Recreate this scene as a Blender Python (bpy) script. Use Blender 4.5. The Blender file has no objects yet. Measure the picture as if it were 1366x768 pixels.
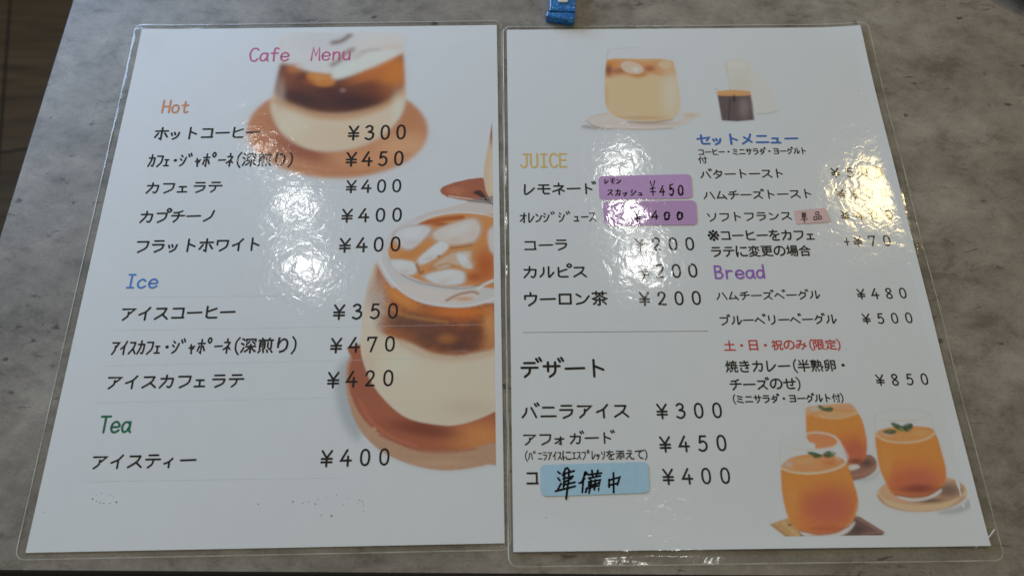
import bpy, bmesh, math, random
import numpy as np
from mathutils import Vector, Matrix, Euler

S = bpy.context.scene
C = S.collection
MM = 0.001                      # everything below is measured in millimetres

# ------------------------------------------------------------------ camera
cam = bpy.data.cameras.new('camera')
cam_ob = bpy.data.objects.new('camera', cam)
C.objects.link(cam_ob)
cam.sensor_fit = 'HORIZONTAL'
cam.angle = 2 * math.atan(683 / 1088.112)
cam_ob.matrix_world = Matrix.Translation((0, 0, 373.835 * MM)) @ Matrix.Rotation(0.438445, 4, 'X') @ Matrix.Rotation(0.0069823, 4, 'Z')
cam.clip_start = 0.01
cam.clip_end = 60
cam.dof.use_dof = True
cam.dof.focus_distance = 0.425
cam.dof.aperture_fstop = 9.0
S.camera = cam_ob

# ------------------------------------------------------------------ world, lamps, exposure
W = bpy.data.worlds.new('World')
S.world = W
W.use_nodes = True
W.node_tree.nodes['Background'].inputs[0].default_value = (1.0, 0.955, 0.76, 1)
W.node_tree.nodes['Background'].inputs[1].default_value = 0.24

S.view_settings.view_transform = 'Standard'
S.view_settings.look = 'None'
S.view_settings.exposure = 0.0
S.view_settings.gamma = 1.0
S.cycles.use_denoising = True
S.cycles.max_bounces = 10
S.cycles.transparent_max_bounces = 24
S.cycles.sample_clamp_indirect = 4.0


def lamp(name, loc, size, radiance, color, aim=(0, 200, 0), shape='DISK', size_y=None):
    d = bpy.data.lights.new(name, 'AREA')
    d.shape = shape
    d.size = size * MM
    area = math.pi * (size * MM / 2) ** 2
    if size_y:
        d.size_y = size_y * MM
        area = size * size_y * MM * MM
    d.energy = radiance * math.pi * area
    d.color = color
    o = bpy.data.objects.new(name, d)
    C.objects.link(o)
    o.location = Vector(loc) * MM
    o.rotation_euler = (Vector(aim) * MM - o.location).to_track_quat('-Z', 'Y').to_euler()
    return o


# ceiling lamps over the table (the broken white glints on the film) and the window on the left
COOL = (1.0, 0.98, 0.93)
lamp('ceiling_lamp', (-612, 1085, 1800), 95, 40, COOL)
lamp('ceiling_lamp', (-655, 1290, 1800), 85, 30, COOL)
lamp('ceiling_lamp', (-790, 1490, 1800), 60, 22, COOL)
lamp('ceiling_lamp', (350, 1436, 1800), 80, 36, COOL)
lamp('ceiling_lamp', (362, 1276, 1800), 85, 44, COOL)
lamp('ceiling_lamp', (396, 1108, 1800), 90, 36, COOL)
lamp('ceiling_lamp', (395, 300, 1800), 60, 40, COOL)
lamp('pendant_lamp', (1140, 1360, 1800), 185, 46, (1.0, 0.76, 0.36))
lamp('window_light', (-650, 830, 330), 700, 11.0, (0.42, 0.64, 1.0), aim=(0, 230, 0), shape='RECTANGLE', size_y=330)

# ------------------------------------------------------------------ what is printed and stuck on the sheets: positions in mm on the paper
TEXT = [
    ('L', 'heading_text', 'Cafe  Menu', 65.55, 20.19, 124.92, 20.08, 9.51, 'pink', 0.085),
    ('L', 'heading_text', 'Hot', 20.92, 56.62, 36.12, 56.88, 8.36, 'orange', 0.1),
    ('L', 'item_text', 'ホットコーヒー', 20.17, 75.05, 77.34, 75.04, 7.58, 'black', 0.085),
    ('L', 'price_text', '¥300', 127.27, 76.41, 158.43, 76.2, 9.1, 'black', 0.085),
    ('L', 'item_text', 'ｶﾌｪ･ｼﾞｬﾎﾟｰﾈ(深煎り)', 19.86, 92.86, 98.54, 93.27, 7.82, 'black', 0.085),
    ('L', 'price_text', '¥450', 127.17, 93.78, 157.82, 93.58, 8.8, 'black', 0.085),
    ('L', 'item_text', 'カフェラテ', 21.2, 110.36, 61.2, 110.13, 6.61, 'black', 0.085),
    ('L', 'price_text', '¥400', 128.33, 111.32, 157.26, 111.12, 7.56, 'black', 0.085),
    ('L', 'item_text', 'カプチーノ', 21.07, 128.17, 60.38, 127.96, 6.84, 'black', 0.085),
    ('L', 'price_text', '¥400', 127.14, 129.15, 158.34, 129.03, 7.76, 'black', 0.085),
    ('L', 'item_text', 'フラットホワイト', 21.77, 145.6, 85.96, 145.44, 7.05, 'black', 0.085),
    ('L', 'price_text', '¥400', 127.18, 146.84, 158.22, 146.52, 7.94, 'black', 0.085),
    ('L', 'heading_text', 'Ice', 20.34, 165.58, 36.63, 165.67, 7.61, 'blue', 0.1),
    ('L', 'item_text', 'アイスコーヒー', 21.36, 183.6, 77.12, 183.41, 6.93, 'black', 0.085),
    ('L', 'price_text', '¥350', 126.82, 184.52, 158.55, 184.29, 7.76, 'black', 0.085),
    ('L', 'item_text', 'ｱｲｽｶﾌｪ･ｼﾞｬﾎﾟｰﾈ(深煎り)', 20.25, 201.52, 110.48, 201.62, 7.07, 'black', 0.085),
    ('L', 'price_text', '¥470', 126.65, 202.31, 157.78, 201.9, 7.47, 'black', 0.085),
    ('L', 'item_text', 'アイスカフェラテ', 21.05, 219.19, 85.88, 219.26, 6.43, 'black', 0.085),
    ('L', 'price_text', '¥420', 126.52, 220.02, 157.79, 219.46, 7.57, 'black', 0.085),
    ('L', 'heading_text', 'Tea', 21.43, 239.63, 36.13, 239.72, 7.95, 'green', 0.1),
    ('L', 'item_text', 'アイスティー', 21.45, 257.45, 68.43, 257.3, 6.26, 'black', 0.085),
    ('L', 'price_text', '¥400', 126.29, 257.87, 157.66, 257.59, 7.31, 'black', 0.085),
    ('R', 'heading_text', 'JUICE', 6.51, 92.53, 32.11, 92.56, 8.78, 'gold', 0.09),
    ('R', 'item_text', 'レモネード', 7.61, 110.98, 46.07, 110.45, 6.59, 'black', 0.085),
    ('R', 'item_text', 'ｵﾚﾝｼﾞｼﾞｭｰｽ', 6.3, 128.32, 45.09, 128.05, 5.92, 'black', 0.085),
    ('R', 'item_text', 'コーラ', 7.57, 144.89, 30.16, 144.47, 6.16, 'black', 0.085),
    ('R', 'price_text', '¥200', 65.2, 144.86, 96.03, 144.75, 7.05, 'black', 0.085),
    ('R', 'item_text', 'カルピス', 7.09, 160.26, 39.09, 160.19, 6.4, 'black', 0.085),
    ('R', 'price_text', '¥200', 65.91, 160.7, 95.9, 160.18, 7.26, 'black', 0.085),
    ('R', 'item_text', 'ウーロン茶', 6.81, 175.38, 48.52, 175.23, 7.03, 'black', 0.085),
    ('R', 'price_text', '¥200', 65.1, 175.83, 96.12, 175.55, 7.04, 'black', 0.085),
    ('R', 'heading_text', 'デザート', 5.23, 211.97, 45.87, 212.25, 8.42, 'black', 0.085),
    ('R', 'item_text', 'バニラアイス', 5.38, 233.48, 55.21, 233.51, 6.58, 'black', 0.085),
    ('R', 'price_text', '¥300', 68.67, 234.04, 99.6, 233.85, 6.94, 'black', 0.085),
    ('R', 'item_text', 'アフォガード', 5.49, 246.8, 47.28, 246.23, 5.33, 'black', 0.085),
    ('R', 'item_text', '(ﾊﾞﾆﾗｱｲｽにｴｽﾌﾟﾚｯｿを添えて)', 5.0, 254.53, 62.35, 254.51, 3.84, 'black', 0.085),
    ('R', 'price_text', '¥450', 68.67, 249.85, 99.79, 249.5, 7.06, 'black', 0.085),
    ('R', 'item_text', 'コ', 6.35, 264.71, 11.83, 264.61, 6.47, 'black', 0.085),
    ('R', 'price_text', '¥400', 68.71, 264.77, 99.62, 264.63, 6.82, 'black', 0.085),
    ('R', 'heading_text', 'セットメニュー', 104.89, 79.72, 160.1, 79.3, 6.51, 'navy', 0.11),
    ('R', 'item_text', 'コーヒー・ミニサラダ・ヨーグルト', 104.4, 87.92, 163.73, 87.55, 3.94, 'black', 0.1),
    ('R', 'item_text', '付', 104.05, 93.07, 108.16, 92.97, 3.9, 'black', 0.1),
    ('R', 'item_text', 'バタートースト', 104.26, 102.27, 149.1, 102.02, 5.28, 'black', 0.085),
    ('R', 'price_text', '¥500', 174.99, 102.06, 203.05, 101.63, 5.77, 'black', 0.085),
    ('R', 'item_text', 'ハムチーズトースト', 104.39, 115.54, 162.4, 114.99, 5.14, 'black', 0.085),
    ('R', 'price_text', '¥600', 175.43, 115.36, 203.13, 114.95, 5.62, 'black', 0.085),
    ('R', 'item_text', 'ソフトフランス', 104.47, 128.92, 148.99, 128.49, 5.01, 'black', 0.085),
    ('R', 'price_text', '¥400', 175.18, 128.78, 203.11, 128.39, 5.47, 'black', 0.085),
    ('R', 'item_text', '※コーヒーをカフェ', 103.99, 139.96, 160.12, 140.13, 5.79, 'black', 0.085),
    ('R', 'item_text', 'ラテに変更の場合', 104.26, 149.46, 155.42, 149.36, 5.68, 'black', 0.085),
    ('R', 'price_text', '+¥70', 175.26, 144.29, 198.66, 143.88, 5.75, 'black', 0.085),
    ('R', 'heading_text', 'Bread', 104.22, 161.34, 130.36, 161.2, 7.25, 'purple', 0.11),
    ('R', 'item_text', 'ハムチーズベーグル', 104.18, 174.61, 155.97, 174.35, 4.57, 'black', 0.085),
    ('R', 'price_text', '¥480', 175.15, 174.36, 200.31, 174.02, 5.41, 'black', 0.085),
    ('R', 'item_text', 'ブルーベリーベーグル', 104.08, 187.92, 161.89, 187.77, 4.85, 'black', 0.085),
    ('R', 'price_text', '¥500', 175.16, 187.92, 200.34, 187.59, 5.26, 'black', 0.085),
    ('R', 'heading_text', '土・日・祝のみ(限定)', 104.86, 201.28, 162.2, 201.35, 4.71, 'red', 0.09),
    ('R', 'item_text', '焼きカレー(半熟卵・', 104.25, 212.15, 163.51, 212.06, 5.37, 'black', 0.085),
    ('R', 'item_text', 'チーズのせ)', 105.1, 221.29, 139.4, 221.12, 5.27, 'black', 0.085),
    ('R', 'price_text', '¥850', 175.44, 219.83, 200.87, 219.56, 5.29, 'black', 0.085),
    ('R', 'item_text', '(ミニサラダ・ヨーグルト付)', 104.54, 228.56, 157.92, 228.44, 3.7, 'black', 0.1),
]
RULES = [
    ('L', 'printed_rule', (18.58, 174.53), (123.88, 175.21), 0.1, 'faint'),
    ('L', 'printed_rule', (18.18, 192.4), (203.04, 192.6), 0.1, 'faint'),
    ('L', 'printed_rule', (18.01, 210.77), (202.2, 209.56), 0.1, 'faint'),
    ('L', 'printed_rule', (17.99, 229.18), (138.58, 228.85), 0.1, 'faint'),
    ('L', 'printed_rule', (19.13, 266.31), (135.87, 266.82), 0.1, 'faint'),
    ('R', 'dotted_rule', (6.3, 193.32), (97.83, 193.6), 0.3, 'dash'),
]
STICKERS = [
    ('upper_purple', 'purple_matte', [(48.51, 103.11), (98.77, 102.21), (97.97, 117.33), (48.25, 117.96)], 2.6, [('レ', 51.26, 104.58, 54.07, 108.17, 0.3), ('モ', 54.53, 104.13, 57.49, 108.45, 0.3), ('ン', 57.76, 104.41, 60.73, 108.24, 0.3), ('ス', 52.49, 110.99, 56.0, 115.72, 0.34), ('カ', 56.63, 111.03, 60.13, 115.76, 0.34), ('ッ', 60.73, 111.78, 64.26, 115.81, 0.34), ('シ', 64.93, 111.12, 68.39, 115.85, 0.34), ('ュ', 69.02, 111.87, 72.52, 115.9, 0.34), ('¥', 75.08, 105.78, 79.39, 116.67, 0.36), ('4', 80.09, 108.69, 84.44, 116.26, 0.4), ('5', 84.98, 108.26, 89.47, 116.08, 0.4), ('0', 89.76, 109.03, 94.51, 115.9, 0.4)]),
    ('lower_purple', 'purple_gloss', [(49.99, 119.05), (99.62, 118.75), (98.8, 133.62), (50.09, 133.77)], 2.8, [('¥', 64.78, 124.38, 70.12, 132.18, 0.36), ('4', 74.32, 124.48, 79.71, 130.93, 0.45), ('0', 80.8, 125.47, 85.66, 130.77, 0.45), ('0', 87.35, 125.54, 92.77, 130.84, 0.45)]),
    ('blue', 'blue_matte', [(12.84, 258.79), (62.58, 257.99), (62.1, 271.97), (12.96, 273.06)], 2.8, [('準', 19.87, 259.91, 29.25, 272.92, 0.55), ('備', 30.82, 261.41, 41.2, 271.72, 0.55), ('中', 42.76, 262.93, 49.38, 271.49, 0.55)]),
    ('pink', 'pink_matte', [(151.02, 125.77), (167.85, 124.11), (169.12, 132.62), (150.94, 133.69)], 0.3, [('単', 153.69, 126.49, 157.4, 132.9, 0.22), ('品', 160.49, 126.33, 165.14, 131.63, 0.22)]),
]
SPECKS = [('L', 24.75, 274.14, 0.43), ('L', 26.63, 275.18, 0.3), ('L', 28.44, 275.87, 0.33), ('L', 30.19, 276.24, 0.3), ('L', 32.88, 276.29, 0.33), ('L', 35.82, 275.85, 0.43), ('L', 28.28, 271.54, 0.23), ('L', 31.11, 272.26, 0.2), ('L', 26.11, 272.5, 0.2), ('L', 32.87, 272.63, 0.2), ('L', 23.33, 272.11, 0.17), ('L', 34.07, 273.65, 0.17), ('L', 99.62, 277.89, 0.4), ('L', 115.02, 277.19, 0.4), ('L', 119.47, 277.94, 0.26), ('L', 122.11, 277.33, 0.26), ('L', 125.23, 278.38, 0.36), ('L', 126.41, 276.41, 0.26), ('L', 128.31, 283.39, 0.3), ('L', 132.86, 283.8, 0.56), ('L', 134.38, 274.56, 0.23), ('L', 137.72, 278.95, 0.26), ('L', 140.22, 276.01, 0.2), ('L', 145.01, 277.1, 0.3), ('L', 146.4, 277.79, 0.33), ('L', 146.84, 279.46, 0.26), ('L', 144.42, 278.42, 0.23), ('L', 146.97, 281.77, 0.2), ('L', 113.76, 274.5, 0.17), ('L', 117.2, 275.24, 0.17), ('L', 130.05, 275.48, 0.17), ('R', 200.52, 47.11, 0.3), ('R', 14.72, 282.34, 0.26), ('L', 4.48, 279.71, 0.26)]
PICTURES = [
    ('upper', 'L', [
        ('poly', [(173.25, 77.74), (172.07, 84.9), (168.31, 91.57), (162.21, 97.43), (154.07, 102.22), (144.33, 105.73), (133.44, 107.81), (121.92, 108.37), (110.28, 107.4), (99.07, 104.93), (88.8, 101.07), (79.97, 95.98), (73.01, 89.89), (68.29, 83.08), (66.08, 75.86), (66.54, 68.59), (69.7, 61.64), (75.46, 55.38), (83.55, 50.15), (93.57, 46.25), (105.0, 43.9), (117.22, 43.24), (129.57, 44.32), (141.38, 47.07), (152.0, 51.33), (160.87, 56.86), (167.56, 63.34), (171.74, 70.43)], (0.76, 0.645, 0.579), 8.343, 0.4, '', '', '', 1),
        ('poly', [(170.82, 75.52), (169.74, 82.62), (166.25, 89.23), (160.55, 95.05), (152.96, 99.81), (143.86, 103.29), (133.68, 105.37), (122.9, 105.94), (112.01, 104.98), (101.52, 102.55), (91.9, 98.73), (83.63, 93.7), (77.1, 87.67), (72.66, 80.92), (70.58, 73.77), (70.99, 66.57), (73.94, 59.68), (79.3, 53.47), (86.85, 48.29), (96.21, 44.41), (106.89, 42.07), (118.32, 41.41), (129.87, 42.47), (140.91, 45.18), (150.86, 49.39), (159.17, 54.86), (165.44, 61.27), (169.38, 68.28)], (0.708, 0.302, 0.143), 1.672, 1, '', 'coaster_picture', 'co', 1),
        ('blob', (89.59, 73.38), (0.0494, -0.0049, -0.0008, 0.044), (0.566, 0.206, 0.1), 0.8, 'co'),
        ('blob', (157.39, 67.25), (0.0693, -0.0025, -0.0008, 0.0462), (0.627, 0.256, 0.12), 0.8, 'co'),
        ('blob', (158.07, 86.07), (0.0529, -0.0019, -0.0016, 0.0889), (0.86, 0.443, 0.228), 0.9, 'co'),
        ('blob', (102.8, 87.93), (0.0445, 0.0096, -0.061, 0.139), (0.381, 0.099, 0.055), 0.9, 'co'),
        ('blob', (139.62, 94.2), (0.0388, -0.0021, -0.0028, 0.1598), (0.832, 0.374, 0.174), 0.8, 'co'),
        ('stroke', [(79.25, 87.52), (95.47, 97.33), (114.5, 102.09), (130.79, 102.65), (146.92, 99.9), (160.58, 90.36)], (0.566, 0.23, 0.11), 0.589, 1.413, 0.7, 'co', '', 1),
        ('stroke', [(88.5, 97.48), (105.34, 103.57), (122.85, 105.25), (140.12, 103.36), (153.78, 96.55)], (0.743, 0.385, 0.209), 0.7, 1.4, 0.8, 'co', '', 1),
        ('noise', 0.05, 1.2, 'co'),
        ('poly', [(84.53, 5.03), (84.07, 23.13), (82.76, 41.88), (81.35, 54.02), (83.65, 64.49), (89.8, 75.56), (100.12, 84.34), (114.62, 88.71), (132.13, 86.47), (145.91, 78.7), (154.38, 67.2), (157.68, 55.34), (157.25, 43.16), (156.0, 29.11), (155.03, 16.32), (153.64, 6.2), (117.0, 4.92)], (0.86, 0.661, 0.466), 1.524, 1, '', 'glass_picture', 'gl', 1),
        ('poly', [(76.27, 3.57), (82.88, 3.69), (83.73, 24.71), (93.83, 28.84), (109.12, 33.81), (121.4, 32.45), (135.99, 27.19), (154.33, 17.92), (157.66, 4.95)], (0.832, 0.772, 0.721), 3.813, 1, 'gl', '', '', 1),
        ('blob', (108.56, 10.67), (0.044, -0.0034, -0.0017, 0.1032), (0.76, 0.707, 0.691), 0.8, 'gl'),
        ('blob', (141.6, 14.48), (0.0567, -0.0028, -0.0015, 0.0891), (0.86, 0.772, 0.691), 0.8, 'gl'),
        ('poly', [(83.55, 27.87), (93.97, 30.41), (105.47, 34.52), (115.35, 34.38), (119.32, 38.18), (131.43, 34.34), (143.58, 29.69), (155.71, 21.16), (157.14, 40.07), (154.29, 49.23), (144.9, 57.38), (129.47, 62.63), (112.64, 63.22), (97.82, 59.1), (84.16, 49.54)], (0.188, 0.056, 0.034), 4.479, 1, 'gl', '', 'cof', 1),
        ('blob', (149.97, 33.72), (0.0672, -0.0028, -0.001, 0.059), (0.795, 0.247, 0.046), 1, 'gl'),
        ('blob', (136.46, 35.83), (0.0602, -0.0154, 0.0476, 0.1536), (0.708, 0.199, 0.043), 0.9, 'gl'),
        ('blob', (144.5, 49.06), (0.1023, -0.0049, -0.0023, 0.1323), (0.393, 0.114, 0.04), 0.8, 'cof'),
        ('blob', (137.17, 48.94), (0.1169, -0.0063, -0.0019, 0.1104), (0.22, 0.059, 0.032), 0.9, 'cof'),
        ('blob', (126.57, 55.11), (0.0484, -0.0031, -0.0024, 0.1394), (0.082, 0.031, 0.03), 1, 'cof'),
        ('blob', (99.68, 52.83), (0.0532, 0.0062, -0.0491, 0.151), (0.092, 0.034, 0.03), 1, 'cof'),
        ('blob', (115.16, 48.56), (0.091, -0.0068, -0.0028, 0.1652), (0.113, 0.036, 0.03), 0.8, 'cof'),
        ('blob', (89.93, 37.37), (0.1624, -0.0156, -0.0019, 0.1083), (0.305, 0.089, 0.046), 0.8, 'cof'),
        ('blob', (92.77, 30.86), (0.1754, -0.0164, -0.0039, 0.2284), (0.643, 0.206, 0.062), 0.9, 'gl'),
        ('blob', (121.66, 36.36), (0.2025, -0.0137, -0.0055, 0.3222), (0.275, 0.084, 0.043), 0.6, 'cof'),
        ('stroke', [(84.55, 53.33), (100.45, 61.53), (113.98, 65.02), (128.39, 64.68), (144.36, 58.86), (155.54, 50.01)], (0.675, 0.302, 0.12), 1.824, 5.349, 0.85, 'gl', '', 1),
        ('poly', [(99.97, 35.21), (106.64, 33.76), (114.81, 35.46), (116.87, 41.7), (112.37, 43.93), (104.9, 42.57)], (0.795, 0.274, 0.055), 1.978, 0.95, 'gl', '', '', 1),
        ('blob', (108.22, 37.99), (0.2029, -0.0162, -0.0069, 0.404), (0.86, 0.396, 0.115), 0.8, 'gl'),
        ('blob', (102.29, 40.67), (0.2035, -0.0174, -0.0062, 0.361), (0.443, 0.126, 0.037), 0.6, 'gl'),
        ('stroke', [(109.3, 36.15), (109.73, 41.57)], (0.443, 0.131, 0.034), 0.494, 1.483, 0.4, 'gl', '', 1),
        ('blob', (121.76, 46.84), (0.6814, -0.0465, -0.0141, 0.8197), (0.581, 0.419, 0.367), 0.9, 'gl'),
        ('stroke', [(113.46, 12.05), (118.65, 10.51), (123.19, 6.34)], (0.238, 0.114, 0.074), 1.516, 2.778, 0.85, 'gl', '', 1),
        ('stroke', [(114.41, 28.4), (118.4, 24.99), (120.6, 20.56), (125.39, 17.11)], (0.358, 0.191, 0.137), 1.494, 2.738, 0.8, 'gl', '', 1),
        ('stroke', [(130.53, 19.13), (135.49, 17.92), (141.76, 17.71)], (0.469, 0.332, 0.264), 0.753, 2.26, 0.6, 'gl', '', 1),
        ('blob', (130.72, 22.33), (0.1332, -0.0078, -0.0054, 0.3141), (0.627, 0.48, 0.377), 0.5, 'gl'),
        ('poly', [(116.92, 39.07), (131.37, 33.41), (150.76, 22.67), (153.57, 17.59), (135.57, 19.53), (126.01, 27.02), (115.21, 32.5)], (0.86, 0.841, 0.736), 2.466, 0.95, 'gl', '', '', 1),
        ('stroke', [(93.83, 28.84), (106.58, 32.98), (115.35, 34.38), (119.08, 34.76)], (0.86, 0.86, 0.848), 0.622, 1.492, 0.8, 'gl', '', 1),
        ('blob', (124.5, 78.33), (0.0366, -0.0025, -0.002, 0.1166), (0.85, 0.616, 0.409), 0.7, 'gl'),
        ('blob', (95.28, 70.57), (0.1046, -0.0099, -0.0017, 0.0988), (0.86, 0.739, 0.527), 0.7, 'gl'),
        ('blob', (154.21, 62.76), (0.2071, -0.0081, -0.0011, 0.0622), (0.86, 0.789, 0.62), 0.8, 'gl'),
        ('blob', (86.45, 48.06), (0.3154, -0.0317, -0.0013, 0.074), (0.627, 0.443, 0.337), 0.6, 'gl'),
        ('stroke', [(89.91, 76.57), (101.39, 85.36), (114.64, 88.99), (132.13, 86.47), (144.77, 79.54)], (0.627, 0.385, 0.248), 0.714, 1.904, 0.6, 'gl', '', 1),
        ('noise', 0.04, 1.0, 'gl'),
        ('soften', 0.9),
    ]),
    ('fragment', 'L', [
        ('poly', [(179.84, 112.07), (200.15, 106.86), (207.3, 113.11), (207.18, 124.05), (205.23, 123.15), (182.29, 118.71)], (0.48, 0.15, 0.082), 0.755, 1, '', 'coaster_picture', 'co', 1),
        ('blob', (186.94, 114.95), (0.1771, -0.0017, -0.0054, 0.3036), (0.661, 0.225, 0.117), 0.8, 'co'),
        ('stroke', [(183.22, 118.18), (197.29, 120.83), (205.69, 123.48)], (0.839, 0.596, 0.468), 0.469, 0.563, 0.8, 'co', '', 1),
        ('poly', [(195.88, 116.21), (200.12, 114.97), (204.3, 122.37), (199.17, 118.46)], (0.068, 0.04, 0.036), 0.564, 0.95, 'co', '', '', 1),
        ('noise', 0.1, 1.4, 'co'),
        ('poly', [(206.97, 68.08), (204.29, 85.8), (202.29, 97.3), (201.48, 106.32), (202.75, 115.23), (206.44, 123.82), (207.18, 124.05), (207.76, 68.09)], (0.839, 0.596, 0.409), 0.788, 1, '', 'glass_picture', 'gl', 0),
        ('blob', (207.08, 77.63), (0.394, 0.0039, -0.0017, 0.0948), (0.402, 0.15, 0.096), 1, 'gl'),
        ('blob', (206.31, 107.53), (0.4216, 0.0039, -0.0011, 0.0606), (0.86, 0.689, 0.48), 0.8, 'gl'),
    ]),
    ('lower', 'L', [
        ('poly', [(130.87, 213.15), (131.07, 230.4), (137.13, 245.09), (144.27, 247.27), (142.04, 208.94)], (0.451, 0.465, 0.485), 6.23, 0.7, '', '', '', 1),
        ('poly', [(140.56, 201.65), (136.23, 207.72), (134.65, 215.41), (135.96, 227.3), (141.46, 242.08), (152.11, 253.99), (166.75, 261.25), (181.59, 264.39), (194.37, 263.75), (203.24, 262.04), (209.19, 260.17), (213.67, 231.94), (210.05, 198.97)], (0.622, 0.358, 0.225), 0.946, 1, '', 'coaster_picture', 'co', 1),
        ('poly', [(140.6, 202.21), (137.34, 208.85), (136.07, 216.53), (137.8, 227.34), (144.86, 240.08), (156.35, 249.02), (169.5, 254.32), (183.42, 255.49), (195.34, 254.31), (203.32, 251.83), (209.33, 249.71), (213.87, 221.23), (210.05, 198.97)], (0.504, 0.149, 0.077), 0.841, 1, 'co', '', 'ci', 1),
        ('blob', (199.33, 249.32), (0.0588, 0.0002, -0.0021, 0.1103), (0.772, 0.296, 0.096), 1, 'ci'),
        ('blob', (143.71, 219.93), (0.1213, -0.0069, -0.0013, 0.0721), (0.451, 0.137, 0.081), 0.9, 'ci'),
        ('blob', (172.22, 244.72), (0.0518, 0.0063, -0.0373, 0.2159), (0.28, 0.069, 0.041), 0.95, 'ci'),
        ('stroke', [(142.28, 230.61), (147.89, 240.14), (158.33, 248.55), (169.45, 252.81)], (0.638, 0.2, 0.106), 0.713, 1.427, 0.7, 'ci', '', 1),
        ('stroke', [(152.28, 247.42), (169.51, 254.62), (183.43, 256.09), (197.33, 254.75)], (0.451, 0.124, 0.061), 0.4, 0.801, 0.7, 'co', '', 1),
        ('blob', (149.63, 244.5), (0.8308, -0.0434, -0.0229, 1.2189), (0.86, 0.618, 0.447), 0.9, 'ci'),
        ('blob', (181.53, 261.04), (0.0563, -0.001, -0.0096, 0.5058), (0.72, 0.428, 0.259), 0.8, 'co'),
        ('noise', 0.06, 1.2, 'co'),
        ('poly', [(146.84, 155.07), (143.77, 163.63), (141.38, 179.18), (140.9, 193.13), (140.91, 202.22), (142.66, 210.61), (147.98, 222.71), (157.71, 234.06), (167.05, 240.29), (181.23, 243.24), (189.28, 243.08), (197.34, 240.96), (206.27, 237.06), (212.65, 231.92), (214.47, 128.21), (183.76, 125.03), (157.98, 135.02), (149.02, 147.61)], (0.86, 0.712, 0.537), 0.552, 1, '', 'glass_picture', 'gl', 1),
        ('blob', (171.62, 222.61), (0.0374, -0.001, -0.0016, 0.0854), (0.86, 0.728, 0.551), 0.8, 'gl'),
        ('blob', (145.69, 209.01), (0.2398, -0.0131, -0.0012, 0.0655), (0.808, 0.618, 0.447), 0.7, 'gl'),
        ('blob', (194.29, 234.74), (0.0615, -0.0002, -0.003, 0.1597), (0.772, 0.603, 0.447), 0.7, 'gl'),
        ('blob', (160.95, 212.6), (0.1069, -0.0041, -0.0028, 0.1524), (0.86, 0.796, 0.621), 0.7, 'gl'),
        ('poly', [(147.83, 156.55), (156.88, 170.03), (168.99, 178.92), (188.62, 182.71), (200.34, 181.11), (211.19, 175.92), (210.8, 201.75), (196.43, 207.61), (186.94, 209.05), (175.51, 207.22), (165.83, 201.95), (153.21, 197.6), (146.64, 191.24), (144.62, 180.62), (145.9, 167.63)], (0.576, 0.177, 0.057), 3.806, 1, 'gl', '', 'cf', 1),
        ('blob', (147.55, 180.68), (0.1463, -0.0074, -0.001, 0.056), (0.638, 0.478, 0.378), 1, 'gl'),
        ('blob', (144.34, 193.29), (0.173, -0.0095, -0.0011, 0.061), (0.86, 0.712, 0.551), 1, 'gl'),
        ('blob', (160.09, 176.61), (0.0761, 0.045, -0.1479, 0.1973), (0.808, 0.296, 0.077), 0.9, 'cf'),
        ('blob', (182.81, 186.11), (0.0514, -0.0007, -0.0058, 0.3156), (0.72, 0.192, 0.041), 1, 'cf'),
        ('blob', (196.43, 187.95), (0.0858, -0.0, -0.0035, 0.1904), (0.686, 0.177, 0.038), 0.9, 'cf'),
        ('blob', (162.55, 190.49), (0.0795, -0.0028, -0.0029, 0.1599), (0.243, 0.113, 0.073), 0.85, 'cf'),
        ('blob', (179.06, 193.93), (0.061, -0.0011, -0.0025, 0.1381), (0.311, 0.087, 0.041), 0.95, 'cf'),
        ('blob', (188.79, 203.91), (0.0698, -0.0006, -0.004, 0.2187), (0.162, 0.069, 0.047), 0.95, 'cf'),
        ('blob', (174.39, 200.05), (0.1044, -0.0025, -0.0036, 0.1955), (0.271, 0.124, 0.065), 0.7, 'cf'),
        ('blob', (183.0, 199.18), (0.1895, -0.0027, -0.0047, 0.2563), (0.638, 0.224, 0.047), 0.9, 'cf'),
        ('blob', (203.62, 201.62), (0.2088, 0.0015, -0.0023, 0.1228), (0.654, 0.277, 0.091), 0.7, 'cf'),
        ('blob', (203.21, 191.23), (0.2295, 0.0016, -0.0022, 0.1202), (0.72, 0.296, 0.101), 0.7, 'cf'),
        ('blob', (195.47, 196.31), (0.1731, -0.0002, -0.0026, 0.1387), (0.234, 0.073, 0.038), 0.8, 'cf'),
        ('stroke', [(161.05, 201.86), (172.68, 208.18), (185.06, 210.43), (198.33, 209.46), (210.74, 205.64)], (0.72, 0.478, 0.287), 1.434, 3.825, 0.6, 'gl', '', 1),
        ('noise', 0.34, 0.8, 'cf'),
        ('poly', [(151.21, 142.94), (158.3, 129.0), (172.54, 121.83), (187.05, 119.67), (199.53, 121.35), (211.95, 125.18), (211.19, 175.92), (200.34, 180.78), (190.57, 182.53), (178.83, 181.25), (167.01, 178.03), (155.9, 170.01), (148.94, 158.82), (148.25, 150.91)], (0.772, 0.712, 0.682), 0.609, 1, 'gl', '', 'rim', 1),
        ('poly', [(152.23, 149.84), (155.71, 141.28), (165.69, 135.04), (175.83, 130.5), (188.17, 128.58), (200.54, 129.76), (211.83, 132.92), (211.28, 169.92), (195.44, 171.28), (182.6, 171.37), (169.67, 168.07), (159.56, 162.35), (153.8, 155.76)], (0.808, 0.337, 0.117), 0.807, 1, 'rim', '', 'lq', 1),
        ('stroke', [(168.75, 134.51), (179.98, 132.35), (190.25, 131.35)], (0.561, 0.137, 0.035), 1.332, 1.23, 0.95, 'lq', '', 1),
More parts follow.
